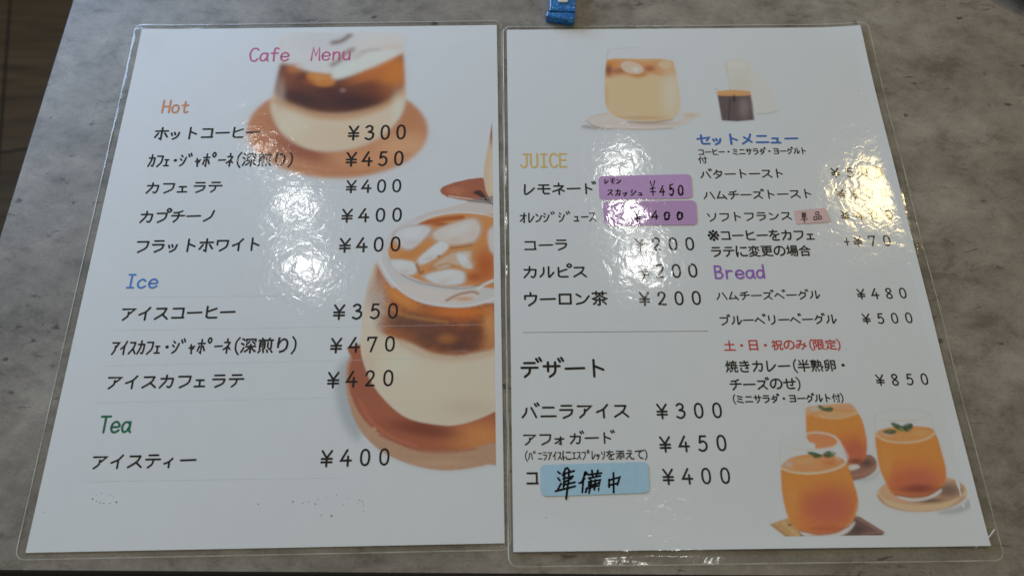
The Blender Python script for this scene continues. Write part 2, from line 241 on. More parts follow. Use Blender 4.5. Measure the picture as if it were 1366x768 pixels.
        ('blob', (179.0, 135.28), (0.1628, -0.0028, -0.0109, 0.609), (0.451, 0.092, 0.027), 0.8, 'lq'),
        ('blob', (164.21, 152.33), (0.0834, -0.0337, 0.1246, 0.2672), (0.754, 0.296, 0.086), 0.9, 'lq'),
        ('blob', (202.43, 159.79), (0.1428, 0.0008, -0.0015, 0.0822), (0.638, 0.149, 0.038), 1, 'lq'),
        ('blob', (196.43, 166.35), (0.2013, -0.0, -0.0055, 0.3028), (0.561, 0.124, 0.035), 0.9, 'lq'),
        ('blob', (203.56, 140.4), (0.2451, 0.0017, -0.0026, 0.1442), (0.845, 0.316, 0.086), 0.9, 'lq'),
        ('blob', (180.48, 162.73), (0.1255, -0.0021, -0.0082, 0.4507), (0.808, 0.369, 0.128), 0.8, 'lq'),
        ('poly', [(154.6, 138.94), (162.64, 135.57), (171.32, 135.14), (175.17, 138.02), (172.03, 143.08), (164.64, 150.29), (159.08, 149.74), (154.31, 144.15)], (0.622, 0.531, 0.472), 1.224, 0.675, 'rim', '', '', 1),
        ('poly', [(155.95, 139.35), (162.86, 136.46), (170.32, 136.09), (173.63, 138.57), (170.94, 142.91), (164.58, 149.13), (159.79, 148.65), (155.69, 143.83)], (0.845, 0.796, 0.795), 1.631, 0.9, 'rim', '', '', 1),
        ('blob', (167.04, 139.21), (0.2549, -0.1282, 0.286, 0.4629), (0.86, 0.86, 0.86), 0.6, 'rim'),
        ('blob', (164.43, 146.11), (0.2368, -0.0718, 0.1734, 0.5147), (0.754, 0.588, 0.485), 0.5, 'rim'),
        ('poly', [(172.59, 141.0), (179.02, 136.45), (195.39, 131.09), (200.01, 133.3), (201.32, 138.61), (199.47, 144.04), (195.41, 147.19), (184.29, 148.36), (176.15, 145.92)], (0.67, 0.478, 0.367), 1.222, 0.675, 'rim', '', '', 1),
        ('poly', [(174.92, 140.96), (180.46, 137.05), (194.53, 132.44), (198.5, 134.34), (199.63, 138.9), (198.05, 143.57), (194.56, 146.28), (184.98, 147.3), (177.98, 145.19)], (0.86, 0.728, 0.651), 1.629, 0.9, 'rim', '', '', 1),
        ('blob', (191.71, 136.88), (0.254, -0.1213, 0.285, 0.4674), (0.86, 0.86, 0.86), 0.6, 'rim'),
        ('blob', (186.77, 144.54), (0.2361, -0.0663, 0.173, 0.5166), (0.754, 0.588, 0.485), 0.5, 'rim'),
        ('poly', [(152.47, 155.29), (164.34, 156.29), (167.64, 159.71), (167.08, 164.16), (161.14, 164.82), (155.53, 161.17)], (0.67, 0.573, 0.497), 1.204, 0.675, 'rim', '', '', 1),
        ('poly', [(153.72, 155.98), (163.92, 156.85), (166.77, 159.79), (166.28, 163.61), (161.17, 164.19), (156.34, 161.04)], (0.86, 0.849, 0.83), 1.604, 0.9, 'rim', '', '', 1),
        ('blob', (157.82, 158.27), (0.26, -0.1357, 0.2914, 0.4783), (0.86, 0.86, 0.86), 0.6, 'rim'),
        ('blob', (161.26, 162.54), (0.2408, -0.075, 0.1761, 0.5315), (0.754, 0.588, 0.485), 0.5, 'rim'),
        ('poly', [(166.73, 155.99), (178.16, 145.27), (182.43, 145.57), (184.08, 147.9), (180.82, 152.63), (169.93, 159.42)], (0.737, 0.618, 0.537), 1.203, 0.675, 'rim', '', '', 1),
        ('poly', [(168.16, 155.32), (178.0, 146.1), (181.66, 146.36), (183.08, 148.36), (180.28, 152.43), (170.91, 158.27)], (0.86, 0.86, 0.86), 1.606, 0.9, 'rim', '', '', 1),
        ('blob', (177.46, 148.81), (0.2573, -0.128, 0.2884, 0.4747), (0.86, 0.86, 0.86), 0.6, 'rim'),
        ('blob', (173.45, 155.31), (0.2389, -0.071, 0.1748, 0.5258), (0.754, 0.588, 0.485), 0.5, 'rim'),
        ('poly', [(174.41, 158.72), (185.33, 151.58), (195.41, 150.39), (196.42, 153.48), (195.43, 161.0), (187.43, 159.74), (176.48, 162.11)], (0.591, 0.347, 0.187), 1.2, 0.675, 'rim', '', '', 1),
        ('poly', [(176.21, 158.44), (185.6, 152.3), (194.26, 151.28), (195.14, 153.94), (194.29, 160.41), (187.4, 159.32), (177.98, 161.36)], (0.808, 0.559, 0.389), 1.601, 0.9, 'rim', '', '', 1),
        ('blob', (190.51, 154.21), (0.2585, -0.1259, 0.2897, 0.4836), (0.86, 0.86, 0.86), 0.6, 'rim'),
        ('blob', (181.85, 159.43), (0.2398, -0.0695, 0.1754, 0.5316), (0.754, 0.588, 0.485), 0.5, 'rim'),
        ('poly', [(186.86, 153.31), (190.38, 152.35), (195.42, 159.1), (195.43, 161.89), (190.43, 160.46)], (0.72, 0.588, 0.497), 1.208, 0.675, 'rim', '', '', 1),
        ('poly', [(187.54, 153.89), (190.57, 153.07), (194.91, 158.87), (194.91, 161.27), (190.61, 160.04)], (0.86, 0.86, 0.83), 1.609, 0.9, 'rim', '', '', 1),
        ('blob', (191.18, 155.41), (0.2588, -0.1261, 0.2901, 0.4849), (0.86, 0.86, 0.86), 0.6, 'rim'),
        ('blob', (193.57, 159.67), (0.2397, -0.0666, 0.1753, 0.5337), (0.754, 0.588, 0.485), 0.5, 'rim'),
        ('poly', [(169.6, 165.31), (182.45, 161.43), (190.44, 162.36), (192.65, 165.17), (190.99, 170.43), (178.64, 170.97)], (0.67, 0.573, 0.497), 1.192, 0.675, 'rim', '', '', 1),
        ('poly', [(171.63, 165.4), (182.69, 162.07), (189.55, 162.86), (191.45, 165.28), (190.03, 169.81), (179.4, 170.27)], (0.86, 0.849, 0.83), 1.59, 0.9, 'rim', '', '', 1),
        ('blob', (183.46, 164.15), (0.2613, -0.1304, 0.2927, 0.4914), (0.86, 0.86, 0.86), 0.6, 'rim'),
        ('blob', (181.37, 168.47), (0.242, -0.0709, 0.1769, 0.5414), (0.754, 0.588, 0.485), 0.5, 'rim'),
        ('poly', [(203.57, 138.65), (211.79, 135.87), (211.5, 155.45), (204.49, 151.92)], (0.654, 0.491, 0.4), 1.226, 0.675, 'rim', '', '', 1),
        ('poly', [(204.17, 139.62), (211.23, 137.23), (210.99, 154.07), (204.96, 151.03)], (0.86, 0.745, 0.697), 1.633, 0.9, 'rim', '', '', 1),
        ('blob', (209.41, 141.69), (0.255, -0.118, 0.286, 0.4768), (0.86, 0.86, 0.86), 0.6, 'rim'),
        ('blob', (209.68, 150.52), (0.2373, -0.0616, 0.1737, 0.5266), (0.754, 0.588, 0.485), 0.5, 'rim'),
        ('blob', (187.24, 139.52), (0.1042, -0.0291, 0.092, 0.2733), (0.86, 0.814, 0.746), 0.8, 'rim'),
        ('blob', (163.83, 140.85), (0.1638, -0.0053, -0.0052, 0.2881), (0.86, 0.86, 0.86), 0.8, 'rim'),
        ('stroke', [(184.3, 149.51), (190.36, 148.93), (195.41, 147.88)], (0.389, 0.192, 0.091), 0.505, 0.606, 0.8, 'lq', '', 1),
        ('stroke', [(166.91, 158.58), (169.05, 163.64), (170.52, 162.55)], (0.389, 0.156, 0.073), 0.6, 0.6, 0.8, 'lq', '', 1),
        ('blob', (178.33, 154.17), (0.7687, -0.3008, 0.6218, 1.346), (0.234, 0.087, 0.044), 0.9, 'lq'),
        ('stroke', [(173.48, 161.49), (182.41, 158.53), (186.43, 160.05)], (0.654, 0.249, 0.073), 0.499, 0.599, 0.7, 'lq', '', 1),
        ('poly', [(156.84, 168.93), (164.79, 170.17), (178.69, 173.7), (192.49, 173.95), (198.4, 175.14), (196.43, 179.96), (182.74, 181.32), (168.98, 178.39), (159.97, 173.35)], (0.86, 0.745, 0.666), 0.594, 0.9, 'rim', '', '', 1),
        ('stroke', [(182.71, 179.17), (188.56, 176.04), (195.44, 174.65), (198.4, 175.68)], (0.518, 0.215, 0.096), 0.686, 0.784, 0.8, 'rim', '', 1),
        ('blob', (191.52, 178.47), (0.1699, -0.0009, -0.0121, 0.6642), (0.808, 0.416, 0.209), 0.9, 'rim'),
        ('stroke', [(159.64, 164.57), (166.71, 168.23), (174.68, 170.57), (184.58, 172.28), (191.49, 172.62), (198.4, 171.22), (211.33, 166.4)], (0.321, 0.241, 0.194), 0.248, 0.398, 0.9, 'gl', '', 1),
        ('stroke', [(198.4, 172.97), (203.36, 169.78), (211.33, 166.84)], (0.86, 0.849, 0.779), 0.789, 0.592, 0.9, 'gl', '', 1),
        ('stroke', [(148.55, 157.13), (153.77, 166.68), (161.0, 174.46), (169.99, 179.48), (180.8, 181.93), (190.57, 182.53), (200.34, 180.78), (211.18, 176.46)], (0.86, 0.86, 0.86), 0.601, 0.501, 0.95, 'gl', '', 1),
        ('stroke', [(147.65, 150.9), (148.18, 157.68), (152.24, 165.55), (155.92, 170.56)], (0.86, 0.86, 0.86), 1.31, 1.007, 0.7, 'gl', '', 1),
        ('stroke', [(149.34, 146.36), (152.51, 137.73), (158.32, 129.59), (167.41, 123.79), (177.71, 120.72), (187.05, 119.92), (199.53, 121.59), (211.95, 125.18)], (0.86, 0.86, 0.86), 0.455, 0.506, 0.9, 'gl', '', 1),
        ('stroke', [(181.87, 121.27), (192.26, 121.7), (202.64, 124.05), (211.92, 127.34)], (0.28, 0.241, 0.217), 0.208, 0.415, 0.7, 'gl', '', 1),
        ('poly', [(173.63, 123.9), (187.07, 121.37), (199.53, 122.8), (211.93, 126.38), (211.86, 131.15), (200.55, 128.57), (188.16, 127.39), (175.81, 129.31), (167.65, 132.13), (165.51, 129.13)], (0.772, 0.648, 0.564), 0.829, 0.8, 'rim', '', '', 1),
        ('stroke', [(165.69, 135.04), (175.83, 130.26), (188.16, 128.34), (200.54, 129.52), (211.83, 132.92)], (0.86, 0.86, 0.779), 0.41, 0.512, 0.8, 'rim', '', 1),
        ('blob', (158.31, 183.43), (-0.3526, 0.1832, -0.3317, -0.5787), (0.425, 0.163, 0.073), 0.35, 'cf'),
        ('blob', (156.02, 182.33), (0.1743, -0.4038, 0.865, 0.2695), (0.135, 0.05, 0.032), 0.35, 'cf'),
        ('blob', (164.3, 187.78), (0.3066, 0.217, -0.4691, 0.5457), (0.425, 0.163, 0.073), 0.35, 'cf'),
        ('blob', (162.03, 186.69), (-0.4527, -0.0853, 0.2367, -0.8424), (0.135, 0.05, 0.032), 0.35, 'cf'),
        ('blob', (170.21, 191.05), (0.1089, -0.3564, 0.7107, 0.1562), (0.425, 0.163, 0.073), 0.35, 'cf'),
        ('blob', (167.95, 189.96), (0.2459, -0.3786, 0.8002, 0.4176), (0.135, 0.05, 0.032), 0.35, 'cf'),
        ('blob', (177.97, 192.24), (-0.1061, -0.3495, 0.7122, -0.2075), (0.425, 0.163, 0.073), 0.35, 'cf'),
        ('blob', (175.72, 191.15), (-0.06, 0.4332, -0.9324, -0.0753), (0.135, 0.05, 0.032), 0.35, 'cf'),
        ('blob', (183.75, 191.29), (-0.3092, 0.2407, -0.465, -0.5146), (0.425, 0.163, 0.073), 0.35, 'cf'),
        ('blob', (181.51, 190.2), (0.2458, -0.3751, 0.7998, 0.429), (0.135, 0.05, 0.032), 0.35, 'cf'),
        ('blob', (173.24, 196.31), (0.2622, 0.2704, -0.5625, 0.4736), (0.425, 0.163, 0.073), 0.35, 'cf'),
        ('blob', (171.0, 195.23), (0.4722, -0.0205, 0.0006, 0.8754), (0.135, 0.05, 0.032), 0.35, 'cf'),
        ('blob', (180.01, 198.51), (0.3675, -0.1598, 0.2955, 0.626), (0.425, 0.163, 0.073), 0.35, 'cf'),
        ('blob', (177.78, 197.43), (0.3117, -0.3405, 0.7115, 0.5546), (0.135, 0.05, 0.032), 0.35, 'cf'),
        ('blob', (187.67, 196.58), (0.2299, -0.3081, 0.6072, 0.382), (0.425, 0.163, 0.073), 0.35, 'cf'),
        ('blob', (185.45, 195.5), (0.472, -0.0133, 0.0006, 0.8756), (0.135, 0.05, 0.032), 0.35, 'cf'),
        ('blob', (193.46, 198.76), (-0.3921, -0.0675, 0.1498, -0.6794), (0.425, 0.163, 0.073), 0.35, 'cf'),
        ('blob', (191.24, 197.68), (0.3115, -0.3361, 0.7112, 0.5648), (0.135, 0.05, 0.032), 0.35, 'cf'),
        ('blob', (183.94, 204.73), (-0.3137, 0.2475, -0.4715, -0.5295), (0.425, 0.163, 0.073), 0.35, 'cf'),
        ('blob', (181.73, 203.67), (-0.4608, 0.1279, -0.2418, -0.852), (0.135, 0.05, 0.032), 0.35, 'cf'),
        ('blob', (191.58, 206.91), (-0.1353, 0.3611, -0.7071, -0.2196), (0.425, 0.163, 0.073), 0.35, 'cf'),
        ('blob', (189.38, 205.85), (-0.2141, 0.4056, -0.8527, -0.3796), (0.135, 0.05, 0.032), 0.35, 'cf'),
        ('blob', (176.3, 204.59), (-0.4, 0.0652, -0.0993, -0.6897), (0.425, 0.163, 0.073), 0.35, 'cf'),
        ('blob', (174.09, 203.53), (-0.461, 0.1316, -0.2419, -0.8499), (0.135, 0.05, 0.032), 0.35, 'cf'),
        ('blob', (197.3, 192.59), (0.3968, -0.0322, 0.0529, 0.6813), (0.425, 0.163, 0.073), 0.35, 'cf'),
        ('blob', (195.08, 191.5), (-0.0599, 0.4321, -0.9318, -0.0942), (0.135, 0.05, 0.032), 0.35, 'cf'),
        ('blob', (201.19, 188.46), (-0.373, 0.1277, -0.249, -0.6331), (0.425, 0.163, 0.073), 0.35, 'cf'),
        ('blob', (198.96, 187.36), (-0.4522, -0.1028, 0.2364, -0.8336), (0.135, 0.05, 0.032), 0.35, 'cf'),
        ('blob', (166.51, 196.19), (-0.2105, 0.3264, -0.632, -0.331), (0.425, 0.163, 0.073), 0.35, 'cf'),
        ('blob', (164.26, 195.11), (0.4723, -0.0238, 0.0006, 0.8754), (0.135, 0.05, 0.032), 0.35, 'cf'),
        ('blob', (161.54, 191.93), (0.0436, -0.3665, 0.7355, 0.0363), (0.425, 0.163, 0.073), 0.35, 'cf'),
        ('blob', (159.28, 190.85), (-0.06, 0.4341, -0.9329, -0.0592), (0.135, 0.05, 0.032), 0.35, 'cf'),
        ('blob', (198.36, 195.32), (0.2593, 0.0005, -0.002, 0.1079), (0.243, 0.078, 0.038), 0.5, 'cf'),
        ('blob', (205.12, 194.41), (0.259, 0.0023, -0.0015, 0.081), (0.845, 0.392, 0.152), 0.6, 'cf'),
        ('blob', (183.0, 199.18), (0.0474, -0.0007, -0.0026, 0.1396), (0.148, 0.053, 0.041), 0.8, 'cf'),
        ('blob', (170.32, 191.68), (0.069, -0.0019, -0.0025, 0.1375), (0.234, 0.087, 0.053), 0.6, 'cf'),
        ('blob', (183.0, 199.7), (0.1738, -0.0025, -0.006, 0.3247), (0.591, 0.207, 0.053), 0.6, 'cf'),
        ('blob', (190.59, 185.73), (0.0604, -0.0004, -0.0067, 0.3636), (0.808, 0.224, 0.044), 0.9, 'cf'),
        ('blob', (160.14, 177.69), (0.0762, 0.0451, -0.1741, 0.2325), (0.86, 0.316, 0.073), 0.8, 'cf'),
        ('blob', (165.46, 190.54), (0.0862, -0.0028, -0.0029, 0.1599), (0.208, 0.087, 0.057), 0.5, 'cf'),
        ('stroke', [(152.44, 180.77), (160.46, 186.23), (170.24, 188.74), (182.88, 190.86)], (0.86, 0.358, 0.096), 0.684, 2.541, 0.5, 'cf', '', 1),
        ('stroke', [(183.11, 206.95), (190.72, 206.28), (196.43, 207.2), (201.2, 205.66)], (0.451, 0.224, 0.152), 0.476, 0.952, 0.6, 'cf', '', 1),
        ('soften', 0.3),
    ]),
    ('latte', 'R', [
        ('poly', [(41.21, 71.09), (43.88, 69.03), (57.42, 72.3), (49.69, 72.74)], (0.303, 0.236, 0.197), 1.2, 0.5, '', '', '', 1),
        ('poly', [(43.86, 66.09), (46.77, 63.28), (52.06, 61.53), (57.7, 61.27), (62.17, 65.55), (68.53, 66.98), (93.96, 66.93), (98.84, 61.38), (105.81, 61.02), (108.81, 62.12), (105.39, 64.94), (98.91, 69.08), (89.19, 71.8), (72.82, 72.67), (59.14, 72.32), (51.49, 71.2)], (0.86, 0.707, 0.61), 0.689, 0.85, '', 'coaster_picture', 'co', 1),
        ('stroke', [(43.84, 66.51), (48.13, 69.91), (54.88, 71.86), (65.99, 72.39), (81.4, 72.55), (91.76, 71.82)], (0.422, 0.303, 0.222), 0.258, 0.602, 0.8, '', '', 1),
        ('stroke', [(44.22, 65.89), (48.52, 62.98), (56.38, 61.58)], (0.643, 0.494, 0.382), 0.172, 0.517, 0.6, '', '', 1),
        ('blob', (102.1, 63.32), (0.2311, 0.0243, -0.007, 0.6756), (0.785, 0.595, 0.43), 0.8, 'co'),
        ('blob', (80.05, 68.36), (0.0645, 0.0055, -0.0071, 0.6824), (0.627, 0.454, 0.348), 0.8, 'co'),
        ('poly', [(59.73, 15.14), (57.87, 23.37), (56.2, 34.61), (54.98, 48.9), (55.62, 56.99), (58.73, 62.66), (64.73, 65.89), (73.26, 67.13), (87.04, 67.17), (94.17, 64.82), (97.23, 60.08), (98.79, 51.51), (98.41, 39.48), (96.89, 26.03), (95.81, 15.73)], (0.803, 0.768, 0.775), 0.722, 0.5, '', 'glass_picture', 'gl', 1),
        ('poly', [(57.89, 23.14), (56.2, 34.61), (55.16, 48.9), (55.8, 56.99), (58.92, 62.45), (64.75, 65.57), (73.28, 66.82), (87.07, 66.86), (93.85, 64.5), (96.71, 60.08), (98.09, 51.5), (97.71, 39.47), (96.16, 24.32), (76.73, 22.88)], (0.86, 0.626, 0.359), 0.627, 1, 'gl', '', 'lq', 1),
        ('poly', [(57.89, 23.14), (96.21, 23.75), (97.19, 33.91), (89.93, 35.51), (82.1, 33.76), (75.64, 36.81), (66.93, 34.72), (56.58, 35.73)], (0.822, 0.38, 0.167), 3.941, 0.95, 'lq', '', '', 1),
        ('blob', (60.82, 26.24), (0.2486, 0.016, -0.003, 0.2955), (0.86, 0.324, 0.066), 0.9, 'lq'),
        ('blob', (58.75, 30.72), (0.4012, 0.0252, -0.002, 0.1989), (0.293, 0.096, 0.066), 0.9, 'lq'),
        ('blob', (64.5, 31.34), (0.1873, 0.0128, -0.0036, 0.3577), (0.49, 0.15, 0.079), 0.8, 'lq'),
        ('blob', (82.43, 29.84), (0.2492, 0.021, -0.0034, 0.3429), (0.49, 0.157, 0.062), 0.8, 'lq'),
        ('blob', (75.84, 34.25), (0.1877, 0.0147, -0.0056, 0.5611), (0.694, 0.236, 0.074), 0.8, 'lq'),
        ('poly', [(66.18, 26.29), (70.37, 24.06), (76.46, 26.39), (78.98, 30.59), (75.87, 33.92), (69.74, 32.74), (66.8, 30.24)], (0.86, 0.642, 0.482), 0.893, 0.95, 'lq', '', '', 1),
        ('blob', (74.35, 30.54), (0.3742, 0.0288, -0.005, 0.4956), (0.86, 0.86, 0.775), 0.9, 'lq'),
        ('poly', [(88.1, 26.17), (92.8, 23.72), (95.48, 25.79), (94.01, 29.95), (89.61, 29.35)], (0.86, 0.674, 0.482), 0.804, 0.9, 'lq', '', '', 1),
        ('blob', (81.11, 24.17), (0.124, 0.0102, -0.011, 1.1011), (0.86, 0.551, 0.257), 0.8, 'lq'),
        ('blob', (93.16, 48.2), (0.1425, 0.0136, -0.0005, 0.0493), (0.86, 0.741, 0.566), 0.9, 'lq'),
        ('blob', (93.38, 27.13), (0.1598, 0.015, -0.0015, 0.1483), (0.86, 0.58, 0.327), 0.7, 'lq'),
        ('blob', (65.92, 49.01), (0.1269, 0.0089, -0.0008, 0.0777), (0.86, 0.61, 0.348), 0.8, 'lq'),
        ('blob', (56.16, 51.08), (0.5722, 0.0353, -0.001, 0.0934), (0.822, 0.494, 0.296), 0.6, 'lq'),
        ('blob', (75.18, 64.63), (0.0579, 0.0046, -0.0061, 0.5932), (0.73, 0.441, 0.248), 0.7, 'lq'),
        ('stroke', [(67.22, 67.18), (80.1, 67.73), (92.31, 66.17)], (0.325, 0.202, 0.133), 0.301, 0.516, 0.8, '', '', 1),
        ('stroke', [(59.64, 15.14), (57.87, 23.37)], (0.422, 0.416, 0.43), 0.135, 0.361, 0.8, '', '', 1),
        ('stroke', [(59.83, 15.14), (68.35, 14.53), (79.21, 14.41)], (0.49, 0.481, 0.495), 0.135, 0.361, 0.7, '', '', 1),
        ('stroke', [(95.79, 16.88), (97.97, 35.03), (98.73, 50.43)], (0.86, 0.794, 0.757), 0.27, 0.451, 0.6, '', '', 1),
        ('poly', [(139.82, 34.34), (146.77, 35.52), (151.03, 48.79), (152.05, 60.65), (149.88, 62.33), (138.59, 62.42)], (0.822, 0.776, 0.706), 3.021, 0.75, '', 'jug_picture', '', 1),
        ('poly', [(127.13, 24.74), (140.6, 24.65), (139.92, 38.79), (138.88, 54.08), (126.66, 53.96), (127.18, 38.66)], (0.822, 0.75, 0.657), 0.806, 0.85, '', 'jug_picture', 'jg', 1),
        ('blob', (133.59, 27.53), (0.1397, 0.0181, -0.003, 0.2957), (0.86, 0.831, 0.74), 0.8, 'jg'),
        ('blob', (133.47, 42.04), (0.1887, 0.0248, -0.0015, 0.1522), (0.785, 0.707, 0.61), 0.8, 'jg'),
        ('stroke', [(127.11, 24.97), (127.18, 38.66), (127.45, 46.37)], (0.66, 0.595, 0.523), 0.269, 0.717, 0.6, '', '', 1),
        ('stroke', [(140.33, 62.44), (146.4, 62.4), (151.84, 60.86)], (0.49, 0.481, 0.482), 0.346, 1.039, 0.7, '', '', 1),
        ('poly', [(119.49, 46.72), (128.61, 45.5), (138.49, 46.7), (138.73, 55.16), (138.18, 66.65), (128.38, 67.6), (119.85, 66.88)], (0.159, 0.112, 0.11), 0.527, 1, '', 'espresso_picture', 'es', 0),
        ('poly', [(119.34, 46.5), (128.59, 45.72), (138.66, 46.7), (138.1, 49.53), (128.06, 49.86), (119.53, 49.34)], (0.86, 0.429, 0.174), 0.439, 1, 'es', '', '', 1),
        ('stroke', [(119.54, 46.29), (128.61, 45.5), (138.52, 46.48)], (0.86, 0.741, 0.566), 0.264, 0.351, 0.8, '', '', 1),
        ('blob', (133.51, 58.32), (0.2553, 0.0341, -0.0012, 0.1178), (0.314, 0.236, 0.23), 0.9, 'es'),
        ('blob', (128.68, 51.82), (0.816, 0.1047, -0.0032, 0.309), (0.057, 0.038, 0.04), 0.9, 'es'),
        ('stroke', [(126.63, 50.71), (123.75, 66.71)], (0.075, 0.052, 0.054), 0.438, 0.7, 0.7, 'es', '', 1),
        ('stroke', [(138.42, 49.75), (137.95, 65.8)], (0.422, 0.335, 0.327), 0.35, 0.526, 0.8, 'es', '', 1),
        ('stroke', [(118.55, 44.96), (120.26, 45.42)], (0.303, 0.293, 0.296), 0.22, 0.352, 0.8, '', '', 1),
        ('noise', 0.1, 0.8, 'es'),
        ('soften', 0.3),
    ]),
    ('juice', 'R', [
        ('poly', [(156.05, 267.57), (162.41, 266.14), (169.26, 262.42), (167.12, 265.44), (161.97, 268.39)], (0.564, 0.548, 0.534), 1.364, 0.5, '', '', '', 1),
        ('poly', [(152.91, 259.94), (163.69, 255.83), (167.11, 257.18), (167.75, 260.11), (166.37, 263.15), (161.65, 266.13), (157.64, 267.21), (153.82, 267.32)], (0.41, 0.203, 0.144), 0.382, 1, '', 'coaster_picture#1', 'co1', 1),
        ('blob', (162.93, 259.67), (0.2608, 0.0515, -0.0052, 0.4359), (0.161, 0.079, 0.065), 0.9, 'co1'),
        ('stroke', [(155.72, 265.3), (160.4, 264.75), (165.45, 262.38), (167.59, 260.11)], (0.564, 0.286, 0.181), 0.38, 0.456, 0.8, 'co1', '', 1),
        ('poly', [(139.94, 232.95), (138.8, 236.99), (137.89, 243.38), (138.5, 245.37), (150.71, 246.69), (153.92, 254.55), (154.75, 260.34), (158.24, 260.15), (162.01, 258.51), (164.07, 254.67), (165.3, 248.44), (165.14, 240.51), (163.97, 236.47), (161.67, 231.98), (157.47, 231.2), (146.25, 232.05)], (0.86, 0.329, 0.074), 0.394, 1, '', 'glass_picture#1', 'g1', 1),
        ('poly', [(139.4, 230.5), (163.09, 230.77), (163.5, 236.06), (157.81, 237.85), (152.18, 238.59), (145.22, 238.03), (141.07, 237.01), (138.77, 237.15)], (0.86, 0.477, 0.233), 0.632, 1, 'g1', '', '', 1),
        ('blob', (157.9, 233.16), (0.2111, 0.0393, -0.006, 0.5135), (0.821, 0.411, 0.272), 0.8, 'g1'),
        ('blob', (143.58, 233.81), (0.3171, 0.0541, -0.0072, 0.6171), (0.694, 0.625, 0.565), 0.8, 'g1'),
        ('stroke', [(139.08, 237.15), (142.38, 236.22), (149.8, 234.28), (160.71, 234.98)], (0.86, 0.351, 0.079), 0.549, 0.941, 0.7, 'g1', '', 1),
        ('stroke', [(146.03, 237.88), (152.18, 238.59), (157.81, 237.85), (163.24, 236.14)], (0.86, 0.691, 0.372), 0.235, 0.313, 0.9, 'g1', '', 1),
        ('blob', (157.91, 253.82), (0.081, 0.0154, -0.0013, 0.1084), (0.802, 0.211, 0.079), 0.9, 'g1'),
        ('blob', (159.45, 253.84), (0.1178, 0.0226, -0.0017, 0.1442), (0.66, 0.157, 0.094), 0.75, 'g1'),
        ('blob', (158.49, 258.85), (0.2172, 0.0417, -0.007, 0.593), (0.264, 0.084, 0.061), 0.9, 'g1'),
        ('blob', (163.9, 246.85), (0.6428, 0.1258, -0.0019, 0.1595), (0.86, 0.296, 0.079), 0.7, 'g1'),
        ('noise', 0.07, 0.6, 'g1'),
        ('poly', [(154.42, 260.87), (158.21, 260.31), (159.65, 261.55), (156.18, 262.88), (154.54, 262.71)], (0.86, 0.779, 0.732), 0.458, 0.95, '', '', '', 1),
        ('poly', [(145.21, 232.61), (146.28, 231.89), (148.57, 233.21), (150.33, 233.56), (149.68, 235.01), (147.01, 234.5)], (0.103, 0.171, 0.074), 0.315, 0.97, '', '', '', 1),
        ('poly', [(148.33, 233.7), (150.84, 232.92), (152.45, 233.58), (151.4, 235.03), (149.25, 235.17)], (0.077, 0.123, 0.056), 0.315, 0.97, '', '', '', 1),
        ('poly', [(190.66, 282.06), (201.83, 279.27), (207.44, 274.91), (207.63, 278.6), (201.86, 282.19), (193.39, 283.19)], (0.49, 0.477, 0.462), 1.94, 0.7, '', '', '', 1),
        ('poly', [(206.07, 273.39), (205.15, 275.25), (203.24, 277.02), (200.46, 278.62), (196.94, 279.97), (192.85, 281.02), (188.41, 281.69), (183.83, 281.97), (179.32, 281.85), (175.12, 281.32), (171.42, 280.41), (168.42, 279.17), (166.25, 277.66), (165.04, 275.94), (164.84, 274.11), (165.67, 272.26), (167.51, 270.47), (170.25, 268.83), (173.77, 267.45), (177.89, 266.37), (182.41, 265.67), (187.08, 265.37), (191.67, 265.5), (195.94, 266.05), (199.68, 266.99), (202.68, 268.26), (204.81, 269.81), (205.96, 271.55)], (0.86, 0.594, 0.372), 0.377, 1, '', 'coaster_picture#2', 'co2', 1),
        ('poly', [(205.19, 272.08), (204.38, 273.57), (202.63, 275.01), (200.06, 276.31), (196.77, 277.41), (192.94, 278.26), (188.76, 278.82), (184.44, 279.06), (180.18, 278.97), (176.2, 278.55), (172.68, 277.82), (169.81, 276.83), (167.73, 275.61), (166.55, 274.23), (166.32, 272.76), (167.07, 271.26), (168.75, 269.81), (171.3, 268.5), (174.59, 267.37), (178.44, 266.5), (182.67, 265.92), (187.06, 265.68), (191.39, 265.77), (195.42, 266.2), (198.97, 266.94), (201.84, 267.96), (203.89, 269.2), (205.03, 270.59)], (0.821, 0.477, 0.292), 0.378, 1, 'co2', '', 'ci2', 1),
        ('blob', (197.43, 272.56), (0.1201, 0.0288, -0.0027, 0.2247), (0.264, 0.164, 0.13), 0.95, 'ci2'),
        ('blob', (170.43, 271.49), (0.2202, 0.046, -0.004, 0.336), (0.821, 0.477, 0.282), 0.8, 'ci2'),
        ('blob', (187.36, 276.89), (0.1107, 0.0254, -0.0081, 0.6788), (0.169, 0.105, 0.089), 0.9, 'ci2'),
        ('stroke', [(165.0, 274.4), (168.81, 279.24), (177.26, 281.75), (186.18, 282.01), (196.32, 280.3), (204.24, 275.61)], (0.564, 0.286, 0.158), 0.527, 0.602, 0.7, 'co2', '', 1),
        ('noise', 0.06, 0.8, 'co2'),
        ('poly', [(171.65, 237.37), (169.88, 246.52), (198.24, 246.46), (197.73, 236.87)], (0.802, 0.798, 0.778), 0.392, 0.5, '', 'glass_picture#2', 'g2a', 1),
        ('poly', [(169.93, 246.29), (168.68, 254.73), (168.73, 263.18), (170.66, 270.37), (172.9, 274.12), (181.68, 275.34), (189.41, 274.54), (195.46, 270.67), (198.62, 265.05), (198.94, 256.63), (197.9, 245.27), (193.56, 243.07), (184.31, 242.49), (174.68, 243.65)], (0.86, 0.329, 0.074), 0.388, 1, '', 'glass_picture#2', 'g2', 1),
